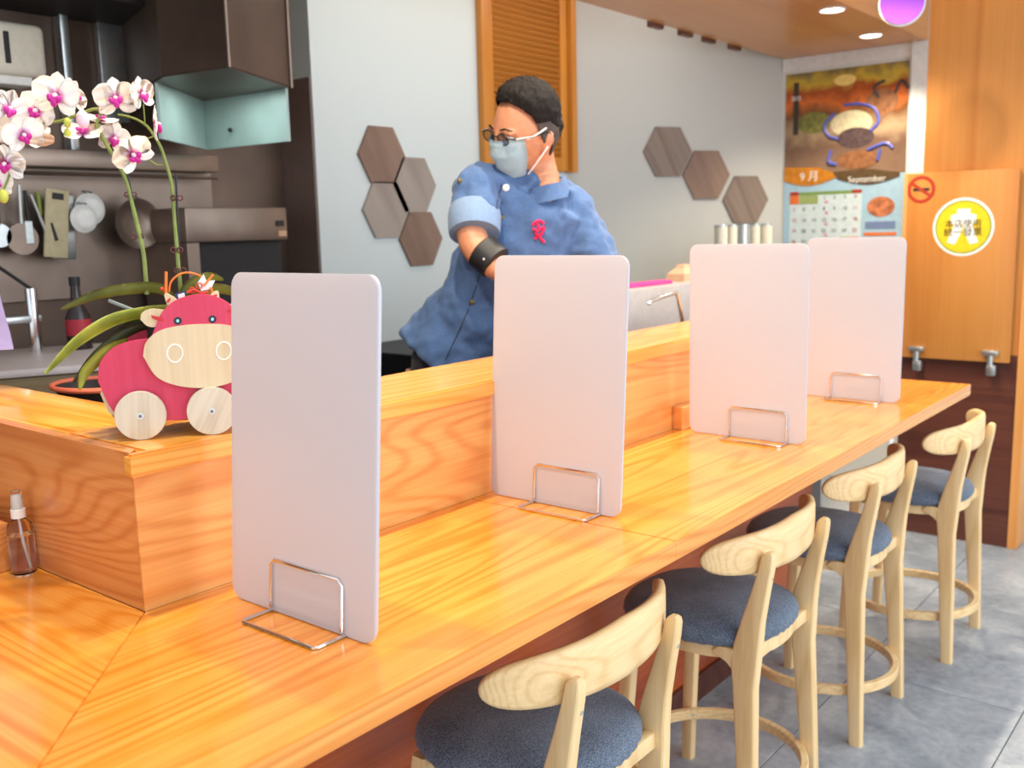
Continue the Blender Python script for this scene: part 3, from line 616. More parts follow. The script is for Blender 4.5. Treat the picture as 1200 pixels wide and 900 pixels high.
b.rings(rs); o = tag(b.build('lavender_cloth', M['lav'], None, True, loc=tuple(t0)), 'lavender cloth hanging at the left picture edge', 'cloth'); o.rotation_euler[2] = -.6

# ------------------------------------------------------------------ partition panels with wire stands
def bookend(name, x, y, label, lean, gx=.006):
    t = thing(name, label, 'stand', (x, y, ZC), 0, 'wire panel stands')
    r = .0027; wv = .079; H = .079
    def U(pts): return spline(pts, 4)
    f = MB(); z0 = r
    f.tube([(gx+.022, -wv, z0), (-.052, -wv, z0), (-.056, -wv+.004, z0), (-.056, wv-.004, z0), (-.052, wv, z0), (gx+.022, wv, z0)], r, 8)
    f.build('base_wire', M['chrome'], t, True)
    b = MB(); b.tube([(-.0075, -wv+.003, r*3), (-.0075+lean*H, -wv+.003, H-.008), (-.0075+lean*H, -wv+.010, H), (-.0075+lean*H, wv-.010, H), (-.0075+lean*H, wv-.003, H-.008), (-.0075, wv-.003, r*3)], r, 8); b.build('front_hoop', M['chrome'], t, True)
    b = MB(); b.tube([(.0075, -wv+.006, r*3), (.0075+lean*H*.4, -wv+.006, H*.4), (.0075+lean*H*.4, wv-.006, H*.4), (.0075, wv-.006, r*3)], r, 8); b.build('rear_hoop', M['chrome'], t, True)
    b = MB(); b.tube([(0, -wv, r*3), (0, wv, r*3)], r*.9, 8); b.build('cross_wire', M['chrome'], t, True)
    return t
panels = [(.115, -.055, -.366, .053, 'nearest white acrylic panel, beside the toy cow'), (.775, -.008, -.323, .05, 'second white acrylic panel, in front of the cook'),
          (1.532, -.054, -.368, -.004, 'third white acrylic panel, just before the farthest one'), (2.205, -.085, -.379, .01, 'farthest white acrylic panel, beside the wooden flap board')]
sl = ['wire stand under the nearest white panel', 'wire stand under the second white panel, in front of the cook', 'wire stand under the third white panel', 'wire stand under the farthest white panel']
for i, (x, ya, yb, ln, lb) in enumerate(panels):
    W_ = ya-yb; tp_ = .486
    pts = [(u-W_/2, v) for u, v in rrect(W_, tp_, .022)]
    o = MB().prism(pts, 'X', -.004, .004, .0012).build('acrylic_panel', M['acrylic'], None, True, ang=50)
    o.location = (x, (ya+yb)/2, ZC+.0012); o.rotation_euler = (0, math.atan(ln*1.45), 0)
    tag(o, lb, 'panel', 'white acrylic counter panels')
    bookend('wire_stand', x, [-.230, -.201, -.246, -.250][i], sl[i], ln*1.45)

# ------------------------------------------------------------------ spray bottle
sb = thing('spray_bottle', 'small clear spray bottle with a white pump at the left of the counter', 'bottle', (-.024, .325, ZC))
def lathe(prof, n=28, flat=1.0): return [[(r*math.cos(2*PI*i/n), r*flat*math.sin(2*PI*i/n), z_) for i in range(n)] for z_, r in prof]
sb.rotation_euler[2] = -.9; sb.scale = (1.07,)*3
MB().rings(lathe([(0, .017), (.002, .0185), (.070, .0185), (.078, .0165), (.084, .010), (.086, .009), (.090, .009)])).build('bottle', M['clear'], sb, True)
MB().rings(lathe([(.003, .0168), (.060, .0168)])).build('liquid', M['liquid'], sb, True)
MB().rings(lathe([(.087, .0105), (.100, .0105), (.101, .009), (.104, .0085)])).build('collar', M['white_plastic'], sb, True)
MB().rings(lathe([(.103, .0072), (.122, .006), (.123, .0055)])).build('pump_head', M['white_plastic'], sb, True)
MB().rings(lathe([(.101, .0095), (.128, .0080), (.129, .007)])).build('clear_cap', M['clear'], sb, True)
MB().tube([(0, 0, .088), (.002, 0, .05), (.008, 0, .008)], .0016, 6).build('dip_tube', M['white_plastic'], sb, True)

# ------------------------------------------------------------------ bar stools
def make_stool():
    t = thing('bar_stool', '', 'stool', (0, 0, 0), 0, 'low-back bar stools along the counter')
    def leg(secs, top_round=False):          # secs: (x,y,z,wx,wy) rounded rectangle sections
        rs = []
        for (x, y, z_, wx, wy) in secs:
            rc = min(wx, wy)*.24
            rs.append([(x-wx/2+u, y-wy/2+v, z_) for u, v in rrect(wx, wy, rc, 3)])
        return MB().rings(rs)
    for s_ in (-1, 1):
        secs = [(s_*.172, -.170, 0, .028, .034), (s_*.166, -.160, .20, .030, .041), (s_*.156, -.148, .42, .031, .052), (s_*.152, -.146, .48, .031, .064), (s_*.149, -.150, .515, .031, .060),
                (s_*.1485, -.160, .57, .029, .048), (s_*.1485, -.174, .63, .028, .038), (s_*.1485, -.188, .69, .027, .030), (s_*.1485, -.192, .716, .026, .027), (s_*.1485, -.194, .724, .021, .020), (s_*.1485, -.194, .728, .011, .010)]
        lg = leg(secs).build('leg', M['ash'], t, True, ang=28)
        MB().cyl((s_*.1485+.002, -.196, .672), (s_*.1485+.002, -.2015, .671), .0038, n=12).build('bolt', M['chrome'], lg, True)
    for s_ in (-1, 1): leg([(s_*.168, .166, 0, .026, .030), (s_*.160, .155, .25, .029, .034), (s_*.150, .142, .47, .032, .037), (s_*.149, .141, .488, .030, .033)]).build('leg', M['ash'], t, True, ang=28)
    # seat frame: ring plate with gussets
    n = 48
    def sq(a, r): c, s2 = math.cos(a), math.sin(a); k = (abs(c)**2.4+abs(s2)**2.4)**(-1/2.4); return (r*k*c, .005+r*k*s2)
    rs = []
    for i in range(n):
        a = 2*PI*i/n; o_ = sq(a, .172); i_ = sq(a, .145); rs.append([(o_[0], o_[1], .470), (o_[0], o_[1], .502), (i_[0], i_[1], .502), (i_[0], i_[1], .470)])
    MB().rings(rs, False, True).build('seat_frame', M['ash'], t, True)
    for s_ in (-1, 1):
        MB().prism([(-.150, .42), (-.150, .500), (-.085, .500), (-.07, .485), (-.105, .468), (-.13, .445)], 'X', s_*.155-.011, s_*.155+.011, .002).build('gusset', M['ash'], t, True)
    MB().box(-.150, .150, -.162, -.140, .470, .502, .003).build('rear_rail', M['ash'], t, True)
    # cushion
    prof = [(.500, .146), (.498, .174), (.503, .186), (.513, .192), (.524, .192), (.536, .185), (.546, .168), (.553, .14), (.558, .095), (.560, .05), (.5605, .006)]
    nn = 96; rs = []
    for z_, r in prof:
        ring_ = []
        for i in range(nn):
            a = 2*PI*i/nn; rr = r
            if z_ < .516: rr += .0022*math.sin(a*44+math.sin(a*5)*2)*(1 if r > .16 else .4)
            x_, y_ = sq(a, rr); ring_.append((x_-.006, y_+.010, z_+(.0012*math.sin(a*44+1) if z_ < .51 else 0)))
        rs.append(ring_)
    MB().rings(rs).build('seat', M['seat'], t, True, ang=80)
    # footrest hoop
    rs = []; R1, R0 = .212, .194
    for i in range(64):
        a = 2*PI*i/64; c, s2 = math.cos(a), math.sin(a); rs.append([(R*c, -.002+R*s2, z_) for R, z_ in ((R1-.002, .128), (R1, .130), (R1, .152), (R1-.002, .154), (R0+.002, .154), (R0, .152), (R0, .130), (R0+.002, .128))])
    hp = MB().rings(rs, False, True).build('footrest_hoop', M['ash_x'], t, True)
    for a in (45, 135, 225, 315): c, s2 = math.cos(math.radians(a)), math.sin(math.radians(a)); MB().cyl(((R0+.001)*c, (R0+.001)*s2, .141), ((R0-.002)*c, (R0-.002)*s2, .141), .0035, n=10).build('bolt', M['chrome'], hp, True)
    # backrest: curved board with rounded ends
    N = 36; rs = []; HW = .258; th = .022
    for i in range(N+1):
        s_ = -1+2*i/N; s_ = math.sin(s_*PI/2)*.999 if abs(s_) > .0 else 0
        x = HW*s_; yc = -.182+.092*abs(s_)**2.6; e = max(0, 1-abs(s_)**9)**.5
        hh = .052*max(.05, e)*(1-.24*abs(s_)); zc2 = .720; dydx = .24*abs(s_)**1.6*math.copysign(1, s_)/HW; nrm = Vector((dydx, -1, 0)).normalized()
        tt = th/2*max(.25, e**.5)
        sec = []
        for k in range(12):
            a = 2*PI*k/12; ca, sa = math.cos(a), math.sin(a); px_ = tt*math.copysign(abs(ca)**.4, ca); pz = hh*math.copysign(abs(sa)**.45, sa)
            sec.append((x+nrm.x*px_, yc+nrm.y*px_, zc2+pz))
        rs.append(sec)
    MB().rings(rs).build('backrest', M['ash_x'], t, True, ang=75)
    return t
stool = make_stool()
spots = [(.575, -.272, .0, 'nearest bar stool, cut by the bottom picture edge'), (1.275, -.268, .0, 'second bar stool from the front, facing the second and third panels'),
         (1.937, -.265, .0, 'third bar stool from the front, below the third white panel'), (2.600, -.318, .0, 'farthest bar stool, next to the dark brown partition')]
for i, (x, y, rz, lb) in enumerate(spots):
    s_ = stool if i == 0 else dup(stool, (x, y, 0), rz, lb)
    s_.location = (x, y, 0); s_['label'] = lb

# ------------------------------------------------------------------ toy cow planter (drawn at 780 units per metre)
U = 1/780
cow = thing('cow_planter', 'red and cream wooden toy cow planter on wheels standing on the ledge', 'planter', (.108, .054, ZL), math.radians(-36.1))
def cu(px, py): return ((px-207+(511-py)*.05)*U, (511-py)*U)
def blob(pts, n=6): return [(p.x, p.y) for p in spline([(*cu(*q_), 0) for q_ in pts+[pts[0]]], n)[:-1]]
body = [(121, 440), (124, 418), (138, 402), (158, 395), (185, 393), (215, 393), (260, 398), (296, 425), (304, 460), (290, 484), (250, 491), (200, 492), (155, 490), (135, 474)]
MB().prism(blob(body), 'Y', -.004, .004, .0008).build('body_board', M['red'], cow, True, ang=30)
bk = [(x+6, y-8) for x, y in body]
MB().prism(blob(bk), 'Y', .088, .095, .0008).build('back_board', M['red'], cow, True, ang=30)
MB().prism([cu(x, y) for x, y in ((122, 455), (130, 478), (150, 492), (290, 492), (300, 470), (290, 484), (280, 486), (160, 486), (138, 474), (126, 452))], 'Y', .004, .088).build('bottom_strip', M['pale'], cow)
head = [(176, 420), (179, 400), (186, 380), (196, 360), (212, 348), (235, 343), (256, 347), (274, 360), (285, 380), (292, 400), (295, 420), (280, 440), (235, 450), (190, 440)]
MB().prism(blob(head), 'Y', -.012, -.004, .0006).build('head_board', M['red'], cow, True, ang=30)
mz = [(172, 412), (176, 396), (190, 384), (212, 379), (238, 378), (264, 380), (285, 388), (298, 405), (298, 425), (286, 442), (262, 452), (236, 454), (208, 449), (186, 437)]
MB().prism(blob(mz), 'Y', -.015, -.012, .0005).build('muzzle', M['pale'], cow, True, ang=30)
def small(name, pts, mat, y0, y1, par=cow, n=5): return MB().prism(blob(pts, n), 'Y', y0, y1).build(name, mat, par, True, ang=30)
e1 = small('ear', [(170, 370), (172, 362), (182, 358), (196, 360), (198, 364), (189, 378), (178, 378)], M['pale'], -.0085, -.004); small('ear_stripe', [(182, 365), (192, 368), (196, 372), (191, 372), (184, 369)], M['red_edge'], -.0135, -.0125, e1)
e2 = small('ear', [(264, 360), (272, 356), (286, 354), (298, 360), (296, 368), (284, 376), (274, 374)], M['pale'], -.0085, -.004); small('ear_stripe', [(268, 363), (274, 361), (284, 361), (276, 365), (269, 366)], M['red_edge'], -.0135, -.0125, e2)
h1 = small('horn', [(197, 343), (199, 340), (204, 343), (212, 350), (206, 357), (200, 354)], M['pale'], -.0085, -.004, n=2); small('horn_stripe', [(199, 350), (203, 346), (204, 348), (201, 352)], M['red_edge'], -.0092, -.0085, h1, 2)
h2 = small('horn', [(256, 340), (258, 342), (258, 352), (250, 348), (247, 346), (252, 341)], M['pale'], -.0085, -.004, n=2); small('horn_stripe', [(252, 345), (256, 344), (256, 346), (253, 347)], M['red_edge'], -.0092, -.0085, h2, 2)
for ex in (211.5, 250.5):
    e = MB().prism([cu(x, y) for x, y in ell(ex, 373, 4.4, 4.4, 20)], 'Y', -.0132, -.012).build('eye', M['eye_black'], cow, True); MB().prism([cu(x, y) for x, y in ell(ex, 373, 1.7, 1.9, 12)], 'Y', -.0138, -.0132).build('pupil', M['eye_white'], e)
for nx in (207.5, 262.5):
    MB().tube([(cu(nx+8.5*math.cos(2*PI*i/28), 411+10.5*math.sin(2*PI*i/28))[0], -.0152, cu(0, 411+10.5*math.sin(2*PI*i/28))[1]) for i in range(28)], .0013, 6, True).build('nostril', M['white_paint'], cow, True)
def wheel(px, py, y0, y1, mat=M['wheel'], r=28.8):
    x, z_ = cu(px, py); o = MB().prism([(r*U*math.cos(2*PI*i/40), r*U*math.sin(2*PI*i/40)) for i in range(40)], 'Y', y0, y1, .0008).build('wheel', mat, cow, True, (x, 0, z_), 30)
    o.rotation_euler = (0, random.uniform(-.6, .6), 0)
    MB().cyl((0, y0-.001, 0), (0, y0, 0), .0046, n=16).build('washer', M['chrome'], o); MB().ball((0, y0-.0015, 0), .0028, .002, .0028, 10).build('screw', M['steel'], o, True); return o
wheel(167.5, 482, -.020, -.008); wheel(248, 482, -.020, -.008)
wheel(150, 482, .097, .107, M['block']); wheel(231, 482, .097, .107, M['block'])
for axx in (167.5, 248): x, z_ = cu(axx-8, 482); MB().cyl((x+.01, -.008, z_), (x-.012, .097, z_), .003, n=8).build('axle', M['steel'], cow, True)
pot = MB(); pot.rings([[(.012+r*1.2*math.cos(2*PI*i/28), .046+r*math.sin(2*PI*i/28), z_) for i in range(28)] for z_, r in ((.02, .030), (.14, .040), (.175, .0405), (.175, .037), (.15, .036))]).build('plastic_pot', M['black'], cow, True)
# lucky ornaments tucked in the pot
def C3(px, py, y=0.0): u, v = cu(px, py); return (u, y, v)
def orn(name, label, cat): return thing(name, label, cat, tuple(cow.location), math.radians(-36.1))
t = orn('cord_ornament', 'orange and red arched cord above the cow head', 'ornament')
MB().tube(spline([C3(201, 340, .01), C3(204, 328, .01), C3(213, 320, .01), C3(224, 318, .01), C3(236, 322, .01), C3(243, 330, .01)], 6), .0016, 6).build('arch', M['orange'], t, True)
MB().tube([C3(198, 344, .006), C3(199, 316, .006)], .0024, 6).build('stick', M['orange'], t, True)
MB().ball(C3(194, 336, .006), .003).build('bead', M['red_cord'], t, True)
t = orn('arrow_ornament', 'white paper arrow fletching with an orange shaft above the cow head', 'ornament')
MB().prism([cu(*q_) for q_ in ((234, 330), (241, 320), (244, 328), (254, 328), (249, 338), (238, 340))], 'Y', .002, .004).build('fletching', M['white_paint'], t)
MB().tube([C3(241, 334, .0), C3(252, 321, .004)], .0016, 6).build('shaft', M['orange'], t, True); MB().tube([C3(249, 336, .0), C3(251, 344, .0)], .002, 6).build('tie', M['orange'], t, True)
t = orn('red_bow', 'tiny red cord bow between the cow horns', 'ornament')
for dx in (-4, 4): MB().tube([C3(232+dx+3.4*math.cos(a*.7), 336-dx*.6+3.4*math.sin(a*.7), 0) for a in range(9)], .0009, 6, True).build('loop', M['red_cord'], t, True)
MB().tube(spline([C3(222, 341, .0), C3(230, 338, .0), C3(238, 342, .0), C3(246, 341, 0)], 5), .002, 6).build('twist', M['red_cord'], t, True)
t = orn('blue_tag', 'tiny navy tag with a white square by the left horn', 'ornament')
MB().prism([cu(*q_) for q_ in ((208, 342), (220, 339), (222, 350), (210, 352))], 'Y', .001, .003).build('tag', M['navy'], t); MB().prism([cu(*q_) for q_ in ((211.5, 343), (219, 341), (220, 347), (212.5, 349))], 'Y', .0002, .001).build('patch', M['white_paint'], t)

# ------------------------------------------------------------------ orchid
Rad36 = math.radians(-36.1)
orc = thing('potted_orchid', 'white and magenta moth orchid growing from the cow planter', 'plant', tuple(cow.location), math.radians(-36.1))
OX, OY = Vector((math.cos(Rad36), math.sin(Rad36), 0)), Vector((-math.sin(Rad36), math.cos(Rad36), 0)); OO = Vector((.108, .054, ZL))
def O3(px, py, y=.046):        # local point of the plant (x right, y away, z up)
    dd = rt*((px-600)/F_PX) - up*((py-450)/F_PX) + fw; t_ = ((OO+OY*y-CAM).dot(OY))/dd.dot(OY); p = CAM+dd*t_-OO
    return Vector((p.dot(OX), y, p.z))
stA = [(172, 345), (168, 297), (158, 252), (149, 215), (138, 192), (124, 168), (117, 155), (113, 146), (118, 132), (110, 128), (85, 137), (70, 142), (55, 144), (42, 148), (32, 160), (20, 177), (11, 205), (3, 226)]
MB().tube([O3(p.x, p.y) for p in spline([(a, b, 0) for a, b in stA], 5)], [.0034-.0018*i/85 for i in range(86)], 8).build('flower_stem', M['stem'], orc, True)
stB = [(212, 345), (208, 300), (204, 250), (201, 215), (194, 190), (189, 174), (180, 158), (170, 146), (155, 138), (138, 134)]
MB().tube([O3(p.x, p.y, .06) for p in spline([(a, b, 0) for a, b in stB], 5)], [.0032-.0016*i/45 for i in range(46)], 8).build('flower_stem', M['stem'], orc, True)
for a_, b_2, y_ in ((180, 142, .06),):
    pass
for tw_ in ([(170, 146), (169, 132), (168, 122)], [(191, 193), (184, 193), (176, 188)], [(180, 160), (174, 162), (166, 165)], [(42, 148), (33, 137), (27, 131)], [(22, 174), (14, 171), (8, 168)], [(12, 203), (5, 200), (0, 196)]):
    MB().tube([O3(x, y, .05) for x, y in [(p.x, p.y) for p in spline([(a, b, 0) for a, b in tw_], 4)]], .0011, 6).build('twig', M['stem'], orc, True)
for (x0, y0, x1, y1, yy) in ((147, 193, 169, 300, .046), (206, 204, 212, 345, .062)):
    MB().tube([O3(x0, y0, yy), O3(x1, y1, yy)], .0016, 8).build('support_stick', M['black'], orc, True)
for (cx, cy, yy) in ((153, 228, .045), (161, 277, .045), (207, 232, .055), (207, 293, .055), (211, 317, .055)):
    c = MB()
    for dx in (-4, 4): c.tube([O3(cx+dx+3*math.cos(2*PI*i/10), cy+3*math.sin(2*PI*i/10), yy) for i in range(10)], .0012, 5, True)
    c.build('clip', plain('dark_red_clip', (84, 34, 40), .5) if 'dark_red_clip' not in bpy.data.materials else bpy.data.materials['dark_red_clip'], orc, True)
def petal_mesh(L, Wd, cup, name, tip=0):
    b = MB(); n, k = 8, 8; V = []
    for i in range(n+1):
        t_ = i/n; wv = Wd*max(.06, 1-abs(2*(t_**.85)*.985-1)**2.3)**.5*(.55+.45*min(1, t_*2.2))
        rowv = []
        for j in range(k+1):
            s_ = -1+2*j/k; rowv.append(b.bm.verts.new((wv*s_*.5, -cup*(t_*t_)*L+.05*L*s_*s_*cup*4 + .0006*math.sin(s_*7+t_*5), L*(.05+t_*.95)-.05*L*s_*s_*t_)))
        V.append(rowv)
    for i in range(n):
        for j in range(k): b.bm.faces.new((V[i][j], V[i][j+1], V[i+1][j+1], V[i+1][j]))
    bmesh.ops.solidify(b.bm, geom=b.bm.faces[:], thickness=.0005)
    bmesh.ops.recalc_face_normals(b.bm, faces=b.bm.faces[:]); me = bpy.data.meshes.new(name); b.bm.to_mesh(me); b.bm.free(); me.materials.append(M['petal'])
    for p in me.polygons: p.use_smooth = True
    return me
ME_SEP = petal_mesh(.031, .022, .12, 'sepal'); ME_PET = petal_mesh(.033, .036, .10, 'petal')
def flower(px, py, s_, yaw, pitch, rollr, y_=.03):
    o = MB(); o.ball((0, -.004, 0.001), .0035, .005, .0035, 10)
    fl_ = o.build('flower', M['column'], orc, True, loc=O3(px, py, y_)); fl_.rotation_euler = (Matrix.Rotation(yaw, 3, 'Z') @ Matrix.Rotation(pitch, 3, 'X') @ Matrix.Rotation(rollr, 3, 'Y')).to_euler(); fl_.scale = (s_,)*3
    for ang, me, y0 in ((0, ME_SEP, .002), (125, ME_SEP, .002), (-125, ME_SEP, .002), (68, ME_PET, 0), (-68, ME_PET, 0)):
        p = bpy.data.objects.new(me.name, me); COL.objects.link(p); p.parent = fl_; p.location = (0, y0, 0); p.rotation_euler = (0, math.radians(ang), 0)
    b = MB(); b.ball((0, -.006, -.007), .0045, .004, .007, 10); 
    for k in (-1, 1): b.ball((k*.0055, -.006, -.003), .004, .003, .0055, 10, Matrix.Rotation(k*.5, 4, 'Y'))
    lp = b.build('lip', M['lip'], fl_, True); lp.name = 'lip'
    return fl_
Rr = math.radians
FL = [(136, 116, 1.0, 0, 0, -5, .02), (166, 111, .86, 55, 0, -15, .035), (66, 113, 1.12, -15, 5, 12, .02), (156, 181, 1.0, 25, 25, -40, .02), (182, 146, .95, 95, 0, -20, .05), (97, 154, .95, 0, -55, 0, .04),
      (10, 128, .95, 40, 0, 20, .03), (28, 158, .95, 20, 20, -20, .02), (6, 192, .95, -10, 20, 10, .02), (43, 130, .95, -25, 10, 40, .045), (88, 112, .85, 70, -10, 30, .06), (133, 163, .85, 35, 10, 15, .06), (118, 140, .8, 30, -70, 30, .055), (-12, 150, 1.0, 0, 0, 0, .05), (40, 158, .9, 20, -40, 60, .06), (-5, 215, .8, 0, 10, 0, .05)]
for f_ in FL: flower(f_[0], f_[1], f_[2], Rr(f_[3]), Rr(f_[4]), Rr(f_[5]), f_[6])
for (bx, by, r, yy) in ((4, 230, 7, .046), (79, 144, 5, .03), (79, 156, 5, .03), (97, 140, 9, .02)):
    o = MB().ball((0, 0, 0), r*U*.8, r*U*.8, r*U*1.15, 14).build('bud', M['leaf_y'] if r < 8 else M['column'], orc, True, loc=O3(bx, by, yy))
def leaf(pts, wmax, mat, droop=0):
    P_ = spline(pts, 7); b = MB(); V = []; n = len(P_)
    for i, p in enumerate(P_):
        t_ = i/(n-1); wv = wmax*math.sin(PI*(.12+.86*t_)**.9)**.75+.0008; tn = (P_[min(i+1, n-1)]-P_[max(i-1, 0)]).normalized(); sd = tn.cross(Vector((.2, .85, .5))).normalized(); nn_ = sd.cross(tn)
        V.append([b.bm.verts.new(p+sd*wv*s_+nn_*(abs(s_)*wv*.45)) for s_ in (-1, -.5, 0, .5, 1)])
    for i in range(n-1):
        for j in range(4): b.bm.faces.new((V[i][j], V[i][j+1], V[i+1][j+1], V[i+1][j]))
    bmesh.ops.solidify(b.bm, geom=b.bm.faces[:], thickness=.0012); return b.build('leaf', mat, orc, True, ang=70)
def L3(px, py, y=.04): return O3(px, py, y)
leaf([L3(205, 352, .05), L3(185, 340, .045), L3(150, 341, .03), (L3(110, 348, .02)), L3(72, 363, .01)], .0105, M['leaf'])
leaf([L3(198, 362, .045), L3(170, 368, .03), L3(130, 378, .015), L3(90, 402, .01), L3(53, 438, .0)], .0105, M['leaf_y'])
leaf([L3(196, 380, .05), L3(165, 385, .03), L3(140, 396, .02), L3(110, 420, .01), L3(86, 448, .005)], .0085, M['leaf_d'])
leaf([L3(150, 400, .03), L3(130, 410, .012), L3(112, 425, .006), L3(98, 440, .002), L3(93, 457, -.004)], .0085, M['leaf_y'])
leaf([L3(212, 350, .05), L3(225, 336, .05), L3(245, 326, .05), L3(262, 328, .05)], .010, M['leaf'])
leaf([L3(225, 350, .05), L3(250, 340, .05), L3(275, 345, .05), L3(300, 362, .05)], .009, M['leaf'])
leaf([L3(205, 375, .06), L3(180, 376, .05), L3(150, 388, .05), L3(124, 404, .05)], .012, M['leaf_d'])
MB().tube(spline([L3(200, 372, .05), L3(165, 366, .05), L3(142, 358, .05), L3(127, 352, .05)], 5), .0028, 8).build('aerial_root', plain('silver_root', (140, 152, 148), .7), orc, True)

# ------------------------------------------------------------------ the cook
NA = Vector((.7762, .6305, 0)); RX = Vector((.6305, -.7762, 0)); ORG = Vector((1.375, .40, 0))
def B3(px, py, d=0.0):      # local point (x right, y away, z up) of the figure
    dd = rt*((px-600)/F_PX) - up*((py-450)/F_PX) + fw; t_ = ((ORG+NA*d-CAM).dot(NA))/dd.dot(NA); p = CAM+dd*t_-ORG
    return Vector((p.dot(RX), p.dot(NA), p.z))
cook = thing('person', 'man in a blue buttoned jacket, face mask and glasses working behind the ledge', 'person', tuple(ORG), math.atan2(RX.y, RX.x))
def modr(o, vox, sm=3, fac=.5):
    r = o.modifiers.new('remesh', 'REMESH'); r.mode = 'VOXEL'; r.voxel_size = vox; r.use_smooth_shade = True
    if sm: s2 = o.modifiers.new('smooth', 'SMOOTH'); s2.iterations = sm; s2.factor = fac
    return o
def etube(b, pts, rad, n=18, sub=5):     # pts with elliptical radii (rx across, ry depth) blended by a spline
    P_ = spline(pts, sub); R_ = spline([(a, c, 0) for a, c in rad], sub); out = []
    for i, p in enumerate(P_):
        t_ = (P_[min(i+1, len(P_)-1)]-P_[max(i-1, 0)]).normalized(); u = t_.cross(Vector((0, 1, 0))).normalized(); v = t_.cross(u)
        if v.y < 0: v = -v
        out.append([p+u*R_[i].x*math.cos(2*PI*j/n)+v*R_[i].y*math.sin(2*PI*j/n) for j in range(n)])
    b.rings(out); return b
# head frame
yawh, pit, rol = Rr(58), Rr(16), Rr(14)
F0 = Vector((-math.sin(yawh), -math.cos(yawh), 0)); L0 = Vector((math.cos(yawh), -math.sin(yawh), 0))
Fv = (F0*math.cos(pit) - Vector((0, 0, 1))*math.sin(pit)).normalized(); Uv = L0.cross(Fv)*-1
Uv = Fv.cross(L0)
if Uv.z < 0: Uv = -Uv
Lv = L0*math.cos(rol) - Uv*math.sin(rol); Uv = Uv*math.cos(rol) + L0*math.sin(rol)
HC = B3(617, 153, 0)
HM = Matrix((Fv, Lv, Uv)).transposed().to_4x4(); HM.translation = HC
def headshape(v, g=0.0):       # unit sphere vertex -> head surface, x forward, y left, z up
    x, y, z = v; sx, sy, sz = .096, .076, .116
    if z < 0:
        t_ = -z; sy *= 1-.28*t_**1.5; sx_f = 1-.10*t_; sx_b = 1-.42*t_
        X = x*sx*(sx_f if x > 0 else sx_b)+.012*t_
    else: X = x*sx*(1-.02*z)
    Y = y*sy*(1+.04*max(0, -x)); Z = z*sz
    if x > 0: X -= .004*max(0, 1-abs(y)*2)*0; X *= (1-.06*abs(y))
    n_ = Vector((x, y, z)).normalized(); return Vector((X, Y, Z))+n_*g
def headmesh(b, g=0, keep=None, u=40, v=28, mat=HM):
    b2 = bmesh.new(); bmesh.ops.create_uvsphere(b2, u_segments=u, v_segments=v, radius=1)
    for vv in b2.verts: vv.co = headshape(vv.co, g)
    return b.merge(b2, mat)
body = MB()
headmesh(body)
def hp(x, y, z): return HM @ Vector((x, y, z))
H3 = HM.to_3x3().to_4x4()
body.ball(hp(.098, 0, -.024), .014, .012, .018, 14, H3); body.ball(hp(.094, 0, .004), .010, .008, .022, 12, H3)   # nose
body.ball(hp(.088, 0, -.056), .012, .024, .010, 12, H3); body.ball(hp(.066, 0, -.088), .018, .022, .012, 12, H3)   # lips, chin
for k in (-1, 1):
    body.ball(hp(.080, k*.034, .020), .014, .024, .007, 12, H3)       # brow
    body.ball(hp(.058, k*.040, -.030), .018, .018, .018, 12, H3)      # cheek
    body.ball(hp(-.008, k*.075, -.022), .016, .008, .029, 14, H3 @ Matrix.Rotation(-.2, 4, 'Y')); body.ball(hp(-.015, k*.081, -.012), .016, .006, .021, 14, H3)
    body.ball(hp(.000, k*.071, -.047), .008, .007, .009, 10, H3)
# neck, torso, legs
nb = B3(637, 222, .03)
etube(body, [hp(-.02, 0, -.055), hp(-.025, 0, -.10), nb, nb+Vector((0, .01, -.06))], [(.050, .054), (.048, .052), (.052, .052), (.075, .06)])
etube(body, [B3(630, 225, .06), B3(615, 260, .06), B3(590, 320, .08), B3(555, 380, .11), B3(535, 430, .13)], [(.095, .055), (.12, .075), (.115, .07), (.11, .07), (.11, .075)])
hipc = B3(535, 425, .13)
for k, fx in ((-1, -.16), (1, .10)):
    hj = hipc+Vector((k*.075, 0, -.02)); kn = Vector((hipc.x+fx*.7, hipc.y-.02, .52)); an = Vector((hipc.x+fx, hipc.y+.03, .08))
    body.tube(spline([hj, kn, an], 6), [.075-.037*i/12 for i in range(13)], 14); body.ball(an+Vector((-.01, -.06, -.03)), .04, .10, .035)
SH_R, EL_R, WR_R = B3(556, 214, .0), B3(556, 286, -.10), B3(610, 335, -.16)
SH_L, EL_L, WR_L = B3(672, 250, .08), B3(712, 330, .04), B3(672, 372, -.10)
def hand(b, wr, d, palm_n):
    d = d.normalized(); s_ = d.cross(palm_n).normalized(); n_ = s_.cross(d)
    Mh = Matrix((s_, d, n_)).transposed().to_4x4(); Mh.translation = wr
    b.ball(Mh @ Vector((0, .048, 0)), .041, .052, .016, 16, Mh.to_3x3().to_4x4())
    for i, (ox, ln) in enumerate(((-.031, .066), (-.0105, .076), (.0105, .071), (.030, .056))):
        q1 = Mh @ Vector((ox, .075, 0)); q2 = Mh @ Vector((ox*1.06, .085+ln*.42, -.008)); q3 = Mh @ Vector((ox*1.06, .085+ln*.72, -.026)); q4 = Mh @ Vector((ox, .08+ln*.84, -.044))
        b.tube([q1, q2, q3, q4], [.0095, .0088, .008, .0065], 10)
    b.tube([Mh @ Vector((-.028, .022, -.004)), Mh @ Vector((-.052, .048, -.016)), Mh @ Vector((-.058, .074, -.030))], [.013, .0105, .008], 10)
